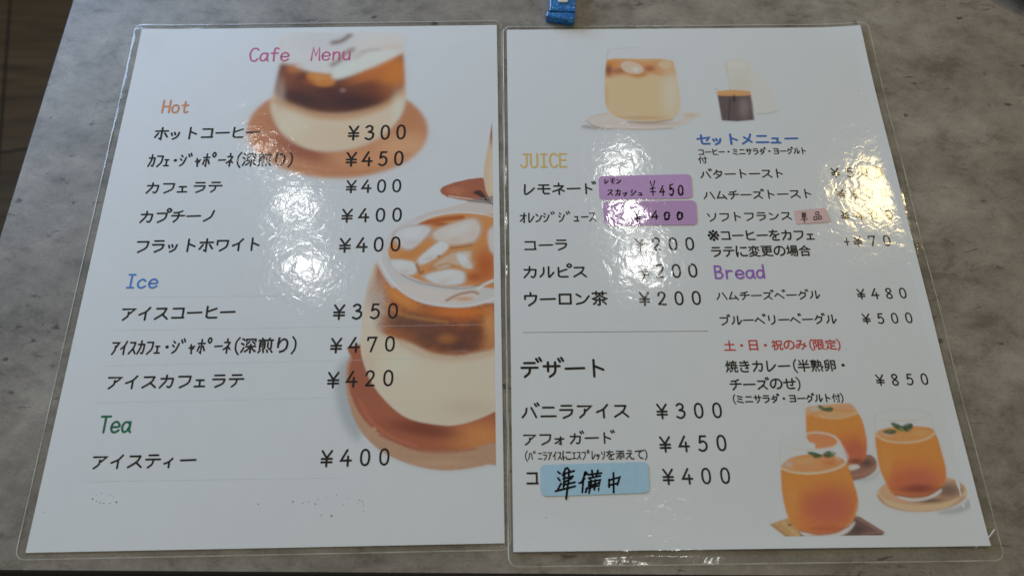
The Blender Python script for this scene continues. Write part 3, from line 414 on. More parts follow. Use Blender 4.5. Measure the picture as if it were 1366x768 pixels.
        ('poly', [(197.51, 246.61), (196.97, 247.45), (195.77, 248.23), (193.98, 248.93), (191.69, 249.5), (189.0, 249.92), (186.06, 250.16), (183.01, 250.22), (180.0, 250.09), (177.18, 249.78), (174.69, 249.3), (172.66, 248.68), (171.18, 247.95), (170.33, 247.14), (170.16, 246.29), (170.68, 245.45), (171.85, 244.66), (173.63, 243.96), (175.93, 243.38), (178.62, 242.96), (181.58, 242.71), (184.66, 242.65), (187.69, 242.78), (190.53, 243.1), (193.03, 243.58), (195.07, 244.21), (196.53, 244.95), (197.36, 245.77)], (0.859, 0.386, 0.13), 0.466, 1, 'g2', '', '', 1),
        ('blob', (191.34, 245.99), (0.2138, 0.0483, -0.0074, 0.6329), (0.86, 0.477, 0.181), 0.8, 'g2'),
        ('blob', (175.71, 246.2), (0.2568, 0.0536, -0.0083, 0.7038), (0.783, 0.548, 0.435), 0.8, 'g2'),
        ('stroke', [(169.99, 246.76), (173.54, 249.17), (179.5, 250.33), (187.3, 250.11), (193.89, 248.46), (197.71, 246.06)], (0.86, 0.708, 0.476), 0.388, 0.388, 0.9, '', '', 1),
        ('blob', (183.01, 269.39), (0.0549, 0.0122, -0.001, 0.0844), (0.802, 0.22, 0.084), 0.9, 'g2'),
        ('blob', (183.93, 268.65), (0.0731, 0.0163, -0.0016, 0.1342), (0.66, 0.164, 0.106), 0.75, 'g2'),
        ('blob', (184.02, 271.65), (0.0943, 0.0212, -0.005, 0.4197), (0.338, 0.079, 0.049), 0.9, 'g2'),
        ('blob', (177.28, 267.82), (0.1879, 0.0405, -0.0032, 0.2667), (0.747, 0.187, 0.074), 0.6, 'g2'),
        ('blob', (172.03, 260.16), (0.3261, 0.0678, -0.0014, 0.1198), (0.86, 0.386, 0.106), 0.6, 'g2'),
        ('noise', 0.06, 0.6, 'g2'),
        ('poly', [(173.92, 274.65), (180.02, 276.06), (187.73, 275.26), (194.63, 271.63), (193.31, 274.0), (187.45, 276.52), (181.26, 277.26), (176.18, 276.38)], (0.86, 0.798, 0.768), 0.376, 0.95, '', '', '', 1),
        ('stroke', [(172.9, 274.12), (180.21, 275.17), (187.9, 274.53), (194.68, 271.4)], (0.305, 0.089, 0.053), 0.301, 0.376, 0.8, '', '', 1),
        ('stroke', [(171.71, 236.72), (174.1, 238.85), (183.33, 239.76), (192.9, 239.07), (197.57, 236.54)], (0.66, 0.641, 0.628), 0.157, 0.314, 0.5, '', '', 1),
        ('stroke', [(171.74, 236.56), (176.54, 234.68), (185.33, 234.13), (193.89, 234.72), (197.49, 236.22)], (0.711, 0.691, 0.679), 0.157, 0.393, 0.45, '', '', 1),
        ('stroke', [(171.74, 236.56), (169.96, 246.53)], (0.611, 0.578, 0.549), 0.157, 0.393, 0.7, '', '', 1),
        ('stroke', [(172.35, 238.18), (171.13, 245.75)], (0.86, 0.86, 0.86), 0.235, 0.47, 0.5, '', '', 1),
        ('stroke', [(178.13, 240.26), (184.11, 239.77), (191.12, 240.01)], (0.821, 0.548, 0.372), 0.196, 0.313, 0.7, '', '', 1),
        ('stroke', [(197.64, 236.22), (198.08, 245.83)], (0.627, 0.594, 0.58), 0.157, 0.393, 0.7, '', '', 1),
        ('poly', [(178.14, 241.3), (179.94, 240.92), (182.78, 242.31), (183.78, 243.12), (182.57, 245.09), (180.1, 243.87)], (0.081, 0.143, 0.069), 0.312, 0.97, '', '', '', 1),
        ('poly', [(183.08, 242.71), (186.94, 241.16), (188.33, 241.98), (187.5, 243.96), (184.46, 245.35), (183.52, 244.31)], (0.072, 0.117, 0.074), 0.312, 0.97, '', '', '', 1),
        ('poly', [(173.62, 244.99), (177.34, 244.0), (180.24, 245.06), (178.01, 246.38), (174.97, 246.03)], (0.108, 0.143, 0.074), 0.311, 0.97, '', '', '', 1),
        ('blob', (182.35, 244.29), (0.7117, 0.1535, -0.0123, 1.0505), (0.361, 0.477, 0.079), 0.8, ''),
        ('poly', [(153.08, 292.38), (164.31, 291.85), (166.25, 292.54), (155.52, 294.08)], (0.564, 0.548, 0.534), 0.97, 0.5, '', '', '', 1),
        ('poly', [(114.23, 286.52), (123.18, 283.78), (154.8, 283.48), (165.0, 290.51), (162.92, 292.5), (154.91, 293.67), (121.69, 293.27)], (0.694, 0.411, 0.181), 0.349, 1, '', 'coaster_picture#3', 'co3', 0),
        ('poly', [(152.1, 282.9), (155.45, 283.76), (165.0, 290.51), (162.92, 292.5), (154.91, 293.67), (127.57, 293.34), (126.77, 289.71)], (0.226, 0.13, 0.112), 0.421, 1, 'co3', '', '', 0),
        ('stroke', [(115.39, 286.67), (123.11, 293.09)], (0.49, 0.22, 0.094), 0.279, 0.279, 0.9, 'co3', '', 0),
        ('stroke', [(120.72, 286.06), (127.61, 293.14)], (0.86, 0.548, 0.233), 0.837, 0.558, 0.7, 'co3', '', 0),
        ('poly', [(121.29, 286.95), (124.32, 286.31), (123.67, 287.32)], (0.059, 0.043, 0.038), 0.279, 0.9, 'co3', '', '', 0),
        ('stroke', [(153.94, 284.28), (163.22, 290.36)], (0.49, 0.247, 0.189), 0.42, 0.35, 0.8, 'co3', '', 0),
        ('stroke', [(150.15, 293.15), (156.83, 290.95), (163.57, 290.36)], (0.436, 0.22, 0.174), 0.346, 0.346, 0.8, 'co3', '', 0),
        ('blob', (152.33, 289.01), (0.2048, 0.0393, -0.0045, 0.3719), (0.12, 0.079, 0.074), 0.8, 'co3'),
        ('stroke', [(114.31, 286.93), (121.69, 293.27)], (0.86, 0.674, 0.348), 0.244, 0.279, 0.8, 'co3', '', 0),
        ('noise', 0.08, 0.8, 'co3'),
        ('poly', [(124.9, 249.55), (123.07, 261.53), (153.55, 260.09), (152.38, 248.76), (147.51, 245.37), (140.28, 244.76), (132.59, 247.05)], (0.783, 0.779, 0.75), 0.364, 0.5, '', 'glass_picture#3', 'g3a', 1),
        ('poly', [(138.09, 245.63), (144.6, 245.26), (150.07, 247.4), (151.45, 249.86), (148.47, 252.25), (141.09, 252.9), (140.78, 250.47), (137.93, 249.19)], (0.86, 0.276, 0.069), 0.585, 0.9, '', 'glass_picture#3', '', 1),
        ('stroke', [(137.96, 245.48), (142.4, 245.23), (147.42, 245.89), (150.89, 247.71), (151.86, 249.64), (149.27, 251.82), (143.26, 252.92), (135.99, 252.99), (129.58, 252.18)], (0.86, 0.743, 0.58), 0.366, 0.292, 0.9, '', '', 1),
        ('poly', [(123.19, 261.67), (122.48, 267.23), (122.09, 273.55), (122.81, 282.54), (125.31, 288.01), (129.85, 290.89), (135.86, 291.5), (142.9, 291.05), (149.83, 287.5), (154.33, 281.55), (155.95, 276.05), (155.45, 269.03), (153.58, 259.16), (148.51, 256.05), (138.52, 255.21), (129.61, 256.55), (124.89, 259.03)], (0.86, 0.329, 0.074), 0.359, 1, '', 'glass_picture#3', 'g3', 1),
        ('poly', [(153.11, 260.16), (152.58, 261.02), (151.34, 261.82), (149.46, 262.54), (147.04, 263.12), (144.18, 263.55), (141.04, 263.79), (137.78, 263.85), (134.54, 263.72), (131.5, 263.4), (128.8, 262.9), (126.58, 262.26), (124.95, 261.51), (124.0, 260.68), (123.76, 259.81), (124.26, 258.95), (125.48, 258.14), (127.34, 257.42), (129.77, 256.83), (132.64, 256.4), (135.8, 256.15), (139.09, 256.09), (142.36, 256.22), (145.42, 256.55), (148.13, 257.05), (150.35, 257.69), (151.96, 258.45), (152.9, 259.29)], (0.859, 0.386, 0.158), 0.576, 1, 'g3', '', '', 1),
        ('blob', (134.37, 258.42), (0.1539, 0.0254, -0.0075, 0.6298), (0.86, 0.477, 0.215), 0.8, 'g3'),
        ('blob', (146.49, 259.29), (0.231, 0.0413, -0.0055, 0.4629), (0.783, 0.257, 0.089), 0.8, 'g3'),
        ('blob', (126.94, 259.78), (0.3966, 0.0621, -0.0059, 0.4967), (0.729, 0.578, 0.49), 0.8, 'g3'),
        ('blob', (150.75, 255.71), (0.5751, 0.1051, -0.0033, 0.2759), (0.783, 0.609, 0.505), 0.7, 'g3'),
        ('stroke', [(123.62, 261.68), (127.82, 263.31), (134.86, 264.1), (142.12, 263.62), (148.88, 261.98), (153.33, 259.73)], (0.86, 0.798, 0.58), 0.395, 0.359, 0.95, '', '', 1),
        ('blob', (140.43, 281.39), (0.0592, 0.0104, -0.0009, 0.0779), (0.802, 0.22, 0.084), 0.9, 'g3'),
        ('blob', (144.43, 278.68), (0.0746, 0.0134, -0.0011, 0.0917), (0.66, 0.157, 0.1), 0.75, 'g3'),
        ('blob', (136.69, 278.59), (0.1289, 0.0221, -0.0019, 0.1621), (0.66, 0.179, 0.094), 0.6, 'g3'),
        ('blob', (139.11, 288.85), (0.0956, 0.0168, -0.0069, 0.5716), (0.627, 0.15, 0.074), 0.8, 'g3'),
        ('blob', (125.86, 275.69), (0.2827, 0.0447, -0.001, 0.0858), (0.86, 0.351, 0.094), 0.7, 'g3'),
        ('stroke', [(155.26, 277.43), (152.67, 283.59), (148.28, 288.29)], (0.86, 0.411, 0.137), 0.423, 0.564, 0.7, 'g3', '', 1),
        ('noise', 0.08, 0.6, 'g3'),
        ('poly', [(127.47, 289.72), (133.85, 291.07), (142.23, 290.91), (149.04, 287.96), (152.63, 285.63), (151.07, 288.32), (146.29, 291.49), (139.14, 292.61), (132.24, 292.39), (128.24, 291.41)], (0.86, 0.779, 0.732), 0.417, 0.95, '', '', '', 1),
        ('blob', (134.48, 291.48), (0.2398, 0.0411, -0.0181, 1.4936), (0.821, 0.296, 0.151), 0.8, ''),
        ('stroke', [(127.48, 289.65), (134.59, 290.82), (142.28, 290.64), (149.8, 287.63)], (0.294, 0.079, 0.053), 0.243, 0.347, 0.8, '', '', 1),
        ('stroke', [(125.07, 249.33), (123.11, 260.81)], (0.627, 0.594, 0.565), 0.146, 0.364, 0.7, '', '', 1),
        ('stroke', [(125.07, 249.33), (128.15, 252.01), (134.52, 253.11), (141.06, 253.05)], (0.66, 0.609, 0.58), 0.146, 0.364, 0.6, '', '', 1),
        ('stroke', [(125.1, 249.18), (129.0, 246.64), (137.99, 245.33)], (0.694, 0.641, 0.628), 0.146, 0.364, 0.5, '', '', 1),
        ('stroke', [(125.6, 250.66), (124.15, 260.1)], (0.86, 0.86, 0.86), 0.218, 0.436, 0.5, '', '', 1),
        ('stroke', [(152.55, 249.06), (153.69, 259.37)], (0.86, 0.761, 0.714), 0.291, 0.364, 0.7, '', '', 1),
        ('poly', [(136.47, 254.45), (138.7, 254.11), (141.46, 254.95), (143.45, 255.99), (142.22, 256.85), (139.64, 257.11), (138.42, 255.79)], (0.063, 0.111, 0.056), 0.289, 0.97, '', '', '', 1),
        ('poly', [(143.73, 255.27), (146.37, 253.84), (148.77, 254.6), (149.75, 255.19), (146.91, 256.9), (144.41, 256.73)], (0.081, 0.136, 0.065), 0.289, 0.97, '', '', '', 1),
        ('blob', (148.35, 254.96), (0.862, 0.1551, -0.0162, 1.3728), (0.694, 0.674, 0.435), 0.8, ''),
        ('soften', 0.28),
        ('stroke', [(137.64, 255.27), (139.45, 254.85)], (0.264, 0.386, 0.151), 0.145, 0.217, 0.7, '', '', 1),
        ('stroke', [(139.11, 256.01), (140.92, 255.6)], (0.264, 0.386, 0.151), 0.144, 0.217, 0.7, '', '', 1),
        ('stroke', [(140.89, 256.62), (142.69, 256.2)], (0.264, 0.386, 0.151), 0.144, 0.217, 0.7, '', '', 1),
        ('stroke', [(144.51, 255.35), (146.32, 254.93)], (0.264, 0.386, 0.151), 0.145, 0.217, 0.7, '', '', 1),
        ('stroke', [(145.58, 256.24), (147.4, 255.82)], (0.264, 0.386, 0.151), 0.144, 0.217, 0.7, '', '', 1),
        ('stroke', [(147.17, 254.65), (148.98, 254.24)], (0.264, 0.386, 0.151), 0.145, 0.217, 0.7, '', '', 1),
        ('stroke', [(137.1, 255.04), (142.71, 256.13)], (0.029, 0.053, 0.029), 0.145, 0.217, 0.6, '', '', 1),
        ('stroke', [(144.44, 256.58), (149.45, 254.9)], (0.031, 0.057, 0.032), 0.144, 0.217, 0.6, '', '', 1),
        ('stroke', [(178.65, 242.58), (180.66, 241.97)], (0.284, 0.399, 0.151), 0.156, 0.234, 0.7, '', '', 1),
        ('stroke', [(180.27, 244.19), (182.27, 243.58)], (0.284, 0.399, 0.151), 0.156, 0.234, 0.7, '', '', 1),
        ('stroke', [(184.89, 242.65), (186.91, 242.04)], (0.284, 0.399, 0.151), 0.156, 0.234, 0.7, '', '', 1),
        ('stroke', [(185.33, 244.25), (187.34, 243.64)], (0.284, 0.399, 0.151), 0.156, 0.234, 0.7, '', '', 1),
        ('stroke', [(175.74, 245.33), (177.73, 244.72)], (0.284, 0.399, 0.151), 0.156, 0.233, 0.7, '', '', 1),
        ('stroke', [(146.23, 233.51), (148.24, 232.89)], (0.284, 0.399, 0.151), 0.157, 0.236, 0.7, '', '', 1),
        ('stroke', [(149.21, 234.52), (151.21, 233.9)], (0.284, 0.399, 0.151), 0.157, 0.236, 0.7, '', '', 1),
        ('stroke', [(178.65, 241.46), (182.27, 244.69)], (0.029, 0.053, 0.029), 0.156, 0.234, 0.6, '', '', 1),
        ('stroke', [(183.04, 244.7), (187.94, 241.97)], (0.029, 0.053, 0.029), 0.156, 0.233, 0.6, '', '', 1),
    ]),
]
# ------------------------------------------------------------------ material helpers
def new_mat(name):
    m = bpy.data.materials.new(name)
    m.use_nodes = True
    nt = m.node_tree
    nt.nodes.clear()
    out = nt.nodes.new('ShaderNodeOutputMaterial')
    return m, nt, out


def N(nt, kind, **kw):
    n = nt.nodes.new(kind)
    for k, v in kw.items():
        if k.startswith('i_'):
            key = k[2:]
            n.inputs[int(key) if key.isdigit() else key.replace('_', ' ')].default_value = v
        else:
            setattr(n, k, v)
    return n


def ramp(nt, stops):
    n = nt.nodes.new('ShaderNodeValToRGB')
    e = n.color_ramp.elements
    while len(e) > 1:
        e.remove(e[-1])
    e[0].position, e[0].color = stops[0][0], (*stops[0][1], 1)
    for p, c in stops[1:]:
        x = e.new(p)
        x.color = (*c, 1)
    return n


def plain(name, color, rough=0.55, coat=0.0, spec=0.5, var=0.0, scale=300):
    m, nt, out = new_mat(name)
    b = N(nt, 'ShaderNodeBsdfPrincipled')
    b.inputs['Base Color'].default_value = (*color, 1)
    b.inputs['Roughness'].default_value = rough
    b.inputs['Coat Weight'].default_value = coat
    b.inputs['Coat Roughness'].default_value = 0.05
    b.inputs['Specular IOR Level'].default_value = spec
    if var:
        tc = N(nt, 'ShaderNodeTexCoord')
        no = N(nt, 'ShaderNodeTexNoise')
        no.inputs['Scale'].default_value = scale
        no.inputs['Detail'].default_value = 4
        nt.links.new(tc.outputs['Object'], no.inputs['Vector'])
        r = ramp(nt, [(0.25, tuple(c * (1 - var) for c in color)), (0.75, tuple(min(1, c * (1 + var)) for c in color))])
        nt.links.new(no.outputs['Fac'], r.inputs['Fac'])
        nt.links.new(r.outputs['Color'], b.inputs['Base Color'])
    nt.links.new(b.outputs[0], out.inputs[0])
    return m


def film_bump(nt, fine=0.07, broad=0.22):
    """the orange peel and the slow waves of a laminated sheet"""
    tc = N(nt, 'ShaderNodeTexCoord')
    n1 = N(nt, 'ShaderNodeTexNoise')
    n1.inputs['Scale'].default_value = 200
    n1.inputs['Detail'].default_value = 1.5
    n1.inputs['Roughness'].default_value = 0.55
    n1.inputs['Distortion'].default_value = 0.8
    n2 = N(nt, 'ShaderNodeTexNoise')
    n2.inputs['Scale'].default_value = 38
    n2.inputs['Detail'].default_value = 2.0
    for n in (n1, n2):
        nt.links.new(tc.outputs['Object'], n.inputs['Vector'])
    b2 = N(nt, 'ShaderNodeBump')
    b2.inputs['Distance'].default_value = broad * MM
    nt.links.new(n2.outputs['Fac'], b2.inputs['Height'])
    b1 = N(nt, 'ShaderNodeBump')
    b1.inputs['Distance'].default_value = fine * MM
    nt.links.new(n1.outputs['Fac'], b1.inputs['Height'])
    nt.links.new(b2.outputs[0], b1.inputs['Normal'])
    return b1


def film_mat():
    m, nt, out = new_mat('clear_laminate')
    bump = film_bump(nt)
    fr = N(nt, 'ShaderNodeFresnel')
    fr.inputs['IOR'].default_value = 1.5
    nt.links.new(bump.outputs[0], fr.inputs['Normal'])
    geo = N(nt, 'ShaderNodeNewGeometry')
    inv = N(nt, 'ShaderNodeMath', operation='SUBTRACT')
    inv.inputs[0].default_value = 1.0
    nt.links.new(geo.outputs['Backfacing'], inv.inputs[1])
    mul = N(nt, 'ShaderNodeMath', operation='MULTIPLY')
    nt.links.new(fr.outputs[0], mul.inputs[0])
    nt.links.new(inv.outputs[0], mul.inputs[1])
    tr = N(nt, 'ShaderNodeBsdfTransparent')
    tr.inputs[0].default_value = (0.985, 0.99, 0.985, 1)
    gl = N(nt, 'ShaderNodeBsdfGlossy')
    gl.inputs['Roughness'].default_value = 0.085
    nt.links.new(bump.outputs[0], gl.inputs['Normal'])
    mx = N(nt, 'ShaderNodeMixShader')
    nt.links.new(mul.outputs[0], mx.inputs[0])
    nt.links.new(tr.outputs[0], mx.inputs[1])
    nt.links.new(gl.outputs[0], mx.inputs[2])
    nt.links.new(mx.outputs[0], out.inputs[0])
    return m


def edge_mat():
    """the cut edge of the film: cloudy plastic"""
    m, nt, out = new_mat('cloudy_film_edge')
    tr = N(nt, 'ShaderNodeBsdfTransparent')
    b = N(nt, 'ShaderNodeBsdfPrincipled')
    b.inputs['Base Color'].default_value = (0.76, 0.74, 0.67, 1)
    b.inputs['Roughness'].default_value = 0.18
    mx = N(nt, 'ShaderNodeMixShader')
    tc = N(nt, 'ShaderNodeTexCoord')
    no = N(nt, 'ShaderNodeTexNoise')
    no.inputs['Scale'].default_value = 60
    no.inputs['Detail'].default_value = 4
    nt.links.new(tc.outputs['Object'], no.inputs['Vector'])
    r = ramp(nt, [(0.35, (0.35,) * 3), (0.65, (0.9,) * 3)])
    nt.links.new(no.outputs['Fac'], r.inputs['Fac'])
    nt.links.new(r.outputs['Color'], mx.inputs[0])
    nt.links.new(tr.outputs[0], mx.inputs[1])
    nt.links.new(b.outputs[0], mx.inputs[2])
    nt.links.new(mx.outputs[0], out.inputs[0])
    return m


def print_mat():
    m, nt, out = new_mat('printed_picture')
    a = N(nt, 'ShaderNodeAttribute', attribute_name='print')
    b = N(nt, 'ShaderNodeBsdfPrincipled')
    b.inputs['Roughness'].default_value = 0.7
    b.inputs['Specular IOR Level'].default_value = 0.1
    nt.links.new(a.outputs['Color'], b.inputs['Base Color'])
    nt.links.new(b.outputs[0], out.inputs[0])
    return m


def table_mat():
    m, nt, out = new_mat('concrete_look_laminate')
    tc = N(nt, 'ShaderNodeTexCoord')
    mp = N(nt, 'ShaderNodeMapping')
    mp.inputs['Scale'].default_value = (1.0, 1.35, 1.0)
    mp.inputs['Rotation'].default_value = (0, 0, 0.35)
    nt.links.new(tc.outputs['Object'], mp.inputs['Vector'])

    def noise(scale, detail=5, rough=0.6, dist=0.0):
        n = N(nt, 'ShaderNodeTexNoise')
        n.inputs['Scale'].default_value = scale
        n.inputs['Detail'].default_value = detail
        n.inputs['Roughness'].default_value = rough
        n.inputs['Distortion'].default_value = dist
        nt.links.new(mp.outputs[0], n.inputs['Vector'])
        return n

    def mixc(kind, fac, a, b):
        n = N(nt, 'ShaderNodeMix', data_type='RGBA', blend_type=kind)
        if hasattr(fac, 'default_value') or not isinstance(fac, (int, float)):
            nt.links.new(fac, n.inputs[0])
        else:
            n.inputs[0].default_value = fac
        nt.links.new(a, n.inputs[6])
        nt.links.new(b, n.inputs[7])
        return n.outputs[2]

    big = ramp(nt, [(0.30, (0.200, 0.171, 0.138)), (0.52, (0.276, 0.240, 0.196)), (0.72, (0.350, 0.310, 0.260))])
    nt.links.new(noise(11, 6, 0.62, 0.2).outputs['Fac'], big.inputs['Fac'])
    mid = ramp(nt, [(0.36, (0.62, 0.60, 0.57)), (0.47, (0.92, 0.91, 0.90)), (0.55, (1.06,) * 3), (0.68, (1.32, 1.30, 1.27))])
    nt.links.new(noise(48, 10, 0.74, 0.25).outputs['Fac'], mid.inputs['Fac'])
    col = mixc('MULTIPLY', 1.0, big.outputs['Color'], mid.outputs['Color'])
    fine = ramp(nt, [(0.3, (0.82,) * 3), (0.7, (1.12,) * 3)])
    nt.links.new(noise(700, 4, 0.7).outputs['Fac'], fine.inputs['Fac'])
    col = mixc('MULTIPLY', 0.9, col, fine.outputs['Color'])
    # long scratches and torn trowel marks
    mp2 = N(nt, 'ShaderNodeMapping')
    mp2.inputs['Scale'].default_value = (38, 120, 1)
    mp2.inputs['Rotation'].default_value = (0, 0, 0.3)
    nt.links.new(tc.outputs['Object'], mp2.inputs['Vector'])
    sc = N(nt, 'ShaderNodeTexNoise')
    sc.inputs['Scale'].default_value = 1.0
    sc.inputs['Detail'].default_value = 7
    sc.inputs['Roughness'].default_value = 0.72
    sc.inputs['Distortion'].default_value = 1.5
    nt.links.new(mp2.outputs[0], sc.inputs['Vector'])
    scr = ramp(nt, [(0.325, (0.34, 0.31, 0.28)), (0.40, (1, 1, 1))])
    nt.links.new(sc.outputs['Fac'], scr.inputs['Fac'])
    zone = ramp(nt, [(0.38, (0, 0, 0)), (0.52, (1, 1, 1))])
    nt.links.new(noise(14, 3, 0.5).outputs['Fac'], zone.inputs['Fac'])
    col = mixc('MULTIPLY', zone.outputs['Color'], col, scr.outputs['Color'])
    # sparse dark pits
    vo = N(nt, 'ShaderNodeTexVoronoi')
    vo.inputs['Scale'].default_value = 62
    vo.inputs['Randomness'].default_value = 1
    wob = N(nt, 'ShaderNodeVectorMath', operation='ADD')
    wn = noise(220, 2, 0.5)
    ws = N(nt, 'ShaderNodeVectorMath', operation='SCALE')
    ws.inputs['Scale'].default_value = 0.006
    nt.links.new(wn.outputs['Color'], ws.inputs[0])
    nt.links.new(mp.outputs[0], wob.inputs[0])
    nt.links.new(ws.outputs[0], wob.inputs[1])
    nt.links.new(wob.outputs[0], vo.inputs['Vector'])
    pit = ramp(nt, [(0.07, (0.28,) * 3), (0.15, (1,) * 3)])
    nt.links.new(vo.outputs['Distance'], pit.inputs['Fac'])
    zone2 = ramp(nt, [(0.47, (0, 0, 0)), (0.54, (1, 1, 1))])
    nt.links.new(noise(24, 2, 0.5).outputs['Fac'], zone2.inputs['Fac'])
    col = mixc('MULTIPLY', zone2.outputs['Color'], col, pit.outputs['Color'])
    b = N(nt, 'ShaderNodeBsdfPrincipled')
    b.inputs['Roughness'].default_value = 0.5
    b.inputs['Specular IOR Level'].default_value = 0.35
    nt.links.new(col, b.inputs['Base Color'])
    bp = N(nt, 'ShaderNodeBump')
    bp.inputs['Distance'].default_value = 0.08 * MM
    bp.inputs['Strength'].default_value = 0.8
    nt.links.new(noise(500, 5, 0.7).outputs['Fac'], bp.inputs['Height'])
    nt.links.new(bp.outputs[0], b.inputs['Normal'])
    nt.links.new(b.outputs[0], out.inputs[0])
    return m


def floor_mat():
    m, nt, out = new_mat('dark_wood_planks')
    tc = N(nt, 'ShaderNodeTexCoord')
    mp = N(nt, 'ShaderNodeMapping')
    mp.inputs['Rotation'].default_value = (0, 0, math.radians(78))
    nt.links.new(tc.outputs['Object'], mp.inputs['Vector'])
    br = N(nt, 'ShaderNodeTexBrick')
    br.inputs['Color1'].default_value = (0.085, 0.060, 0.038, 1)
    br.inputs['Color2'].default_value = (0.050, 0.036, 0.024, 1)
    br.inputs['Mortar'].default_value = (0.012, 0.009, 0.007, 1)
    br.inputs['Scale'].default_value = 1.0
    br.inputs['Brick Width'].default_value = 0.9
    br.inputs['Row Height'].default_value = 0.13
    br.inputs['Mortar Size'].default_value = 0.003
    br.inputs['Bias'].default_value = -0.2
    nt.links.new(mp.outputs[0], br.inputs['Vector'])
    mp2 = N(nt, 'ShaderNodeMapping')
    mp2.inputs['Rotation'].default_value = (0, 0, math.radians(78))
    mp2.inputs['Scale'].default_value = (3, 26, 1)
    nt.links.new(tc.outputs['Object'], mp2.inputs['Vector'])
    no = N(nt, 'ShaderNodeTexNoise')
    no.inputs['Scale'].default_value = 1.5
    no.inputs['Detail'].default_value = 6
    no.inputs['Distortion'].default_value = 1.0
    nt.links.new(mp2.outputs[0], no.inputs['Vector'])
    r = ramp(nt, [(0.3, (0.5, 0.48, 0.46)), (0.7, (1.35, 1.3, 1.2))])
    nt.links.new(no.outputs['Fac'], r.inputs['Fac'])
    mx = N(nt, 'ShaderNodeMix', data_type='RGBA', blend_type='MULTIPLY')
    mx.inputs[0].default_value = 1
    nt.links.new(br.outputs['Color'], mx.inputs[6])
    nt.links.new(r.outputs['Color'], mx.inputs[7])
    b = N(nt, 'ShaderNodeBsdfPrincipled')
    b.inputs['Roughness'].default_value = 0.6
    nt.links.new(mx.outputs[2], b.inputs['Base Color'])
    nt.links.new(b.outputs[0], out.inputs[0])
    return m


def clip_mat():
    """clear blue plastic full of glitter"""
    m, nt, out = new_mat('blue_glitter_plastic')
    tc = N(nt, 'ShaderNodeTexCoord')
    vo = N(nt, 'ShaderNodeTexVoronoi')
    vo.inputs['Scale'].default_value = 1300
    nt.links.new(tc.outputs['Object'], vo.inputs['Vector'])
    base = ramp(nt, [(0.0, (0.0, 0.08, 0.36)), (0.5, (0.0, 0.22, 0.70)), (0.85, (0.0, 0.34, 0.80)), (0.96, (0.03, 0.42, 0.78)), (1.0, (0.45, 0.75, 0.85))])
    sep = N(nt, 'ShaderNodeSeparateColor')
    nt.links.new(vo.outputs['Color'], sep.inputs[0])
    nt.links.new(sep.outputs[0], base.inputs['Fac'])
    b = N(nt, 'ShaderNodeBsdfPrincipled')
    b.inputs['Roughness'].default_value = 0.25
    b.inputs['Coat Weight'].default_value = 0.6
    b.inputs['Transmission Weight'].default_value = 0.35
    nt.links.new(base.outputs['Color'], b.inputs['Base Color'])
    bp = N(nt, 'ShaderNodeBump')
    bp.inputs['Distance'].default_value = 0.12 * MM
    nt.links.new(sep.outputs[1], bp.inputs['Height'])
    nt.links.new(bp.outputs[0], b.inputs['Normal'])
    nt.links.new(b.outputs[0], out.inputs[0])
    return m


def gloss_sticker_mat(color):
    m, nt, out = new_mat('taped_purple_paper')
    b = N(nt, 'ShaderNodeBsdfPrincipled')
    b.inputs['Base Color'].default_value = (*color, 1)
    b.inputs['Roughness'].default_value = 0.8
    b.inputs['Coat Weight'].default_value = 1.0
    b.inputs['Coat Roughness'].default_value = 0.05
    bp = film_bump(nt, 0.05, 0.2)
    nt.links.new(bp.outputs[0], b.inputs['Coat Normal'])
    nt.links.new(b.outputs[0], out.inputs[0])
    return m


INK = {
    'black': plain('black_ink', (0.012, 0.012, 0.015), 0.6, spec=0.1),
    'pink': plain('pink_ink', (0.64, 0.13, 0.28), 0.6, spec=0.1),
    'orange': plain('orange_ink', (0.72, 0.28, 0.12), 0.6, spec=0.1),
    'blue': plain('blue_ink', (0.08, 0.24, 0.62), 0.6, spec=0.1),
    'green': plain('green_ink', (0.015, 0.16, 0.09), 0.6, spec=0.1),
    'gold': plain('gold_ink', (0.80, 0.54, 0.17), 0.6, spec=0.1),
    'navy': plain('navy_blue_ink', (0.06, 0.17, 0.52), 0.6, spec=0.1),
    'purple': plain('purple_ink', (0.36, 0.15, 0.54), 0.6, spec=0.1),
    'red': plain('red_ink', (0.66, 0.06, 0.06), 0.6, spec=0.1),
    'faint': plain('faint_grey_line', (0.74, 0.74, 0.74), 0.7, spec=0.1),
    'dash': plain('dark_dotted_line', (0.16, 0.16, 0.165), 0.7, spec=0.1),
    'marker': plain('marker_ink', (0.008, 0.007, 0.009), 0.8, spec=0.1),
}
STICKER_MAT = {
    'purple_matte': plain('purple_paper', (0.60, 0.37, 0.62), 0.7, spec=0.2, var=0.05),
    'purple_gloss': gloss_sticker_mat((0.56, 0.32, 0.57)),
    'blue_matte': plain('light_blue_paper', (0.44, 0.65, 0.78), 0.7, spec=0.2, var=0.05),
    'pink_matte': plain('pink_paper', (0.78, 0.54, 0.52), 0.7, spec=0.2, var=0.06),
}
M_PAPER = plain('white_paper', (0.80, 0.80, 0.80), 0.75, spec=0.1, var=0.012, scale=90)
M_FILM = film_mat()
M_EDGE = edge_mat()
M_PRINT = print_mat()
M_TABLE = table_mat()
M_FLOOR = floor_mat()
M_CLIP = clip_mat()
M_DARK = plain('black_edge_band', (0.018, 0.016, 0.015), 0.5, var=0.3)
M_STEEL = plain('black_painted_steel', (0.02, 0.02, 0.02), 0.4)
M_WHITE_PLASTIC = plain('cream_plastic', (0.72, 0.68, 0.58), 0.35)
M_DISH = plain('black_glazed_stoneware', (0.012, 0.012, 0.013), 0.45, var=0.3, scale=200)


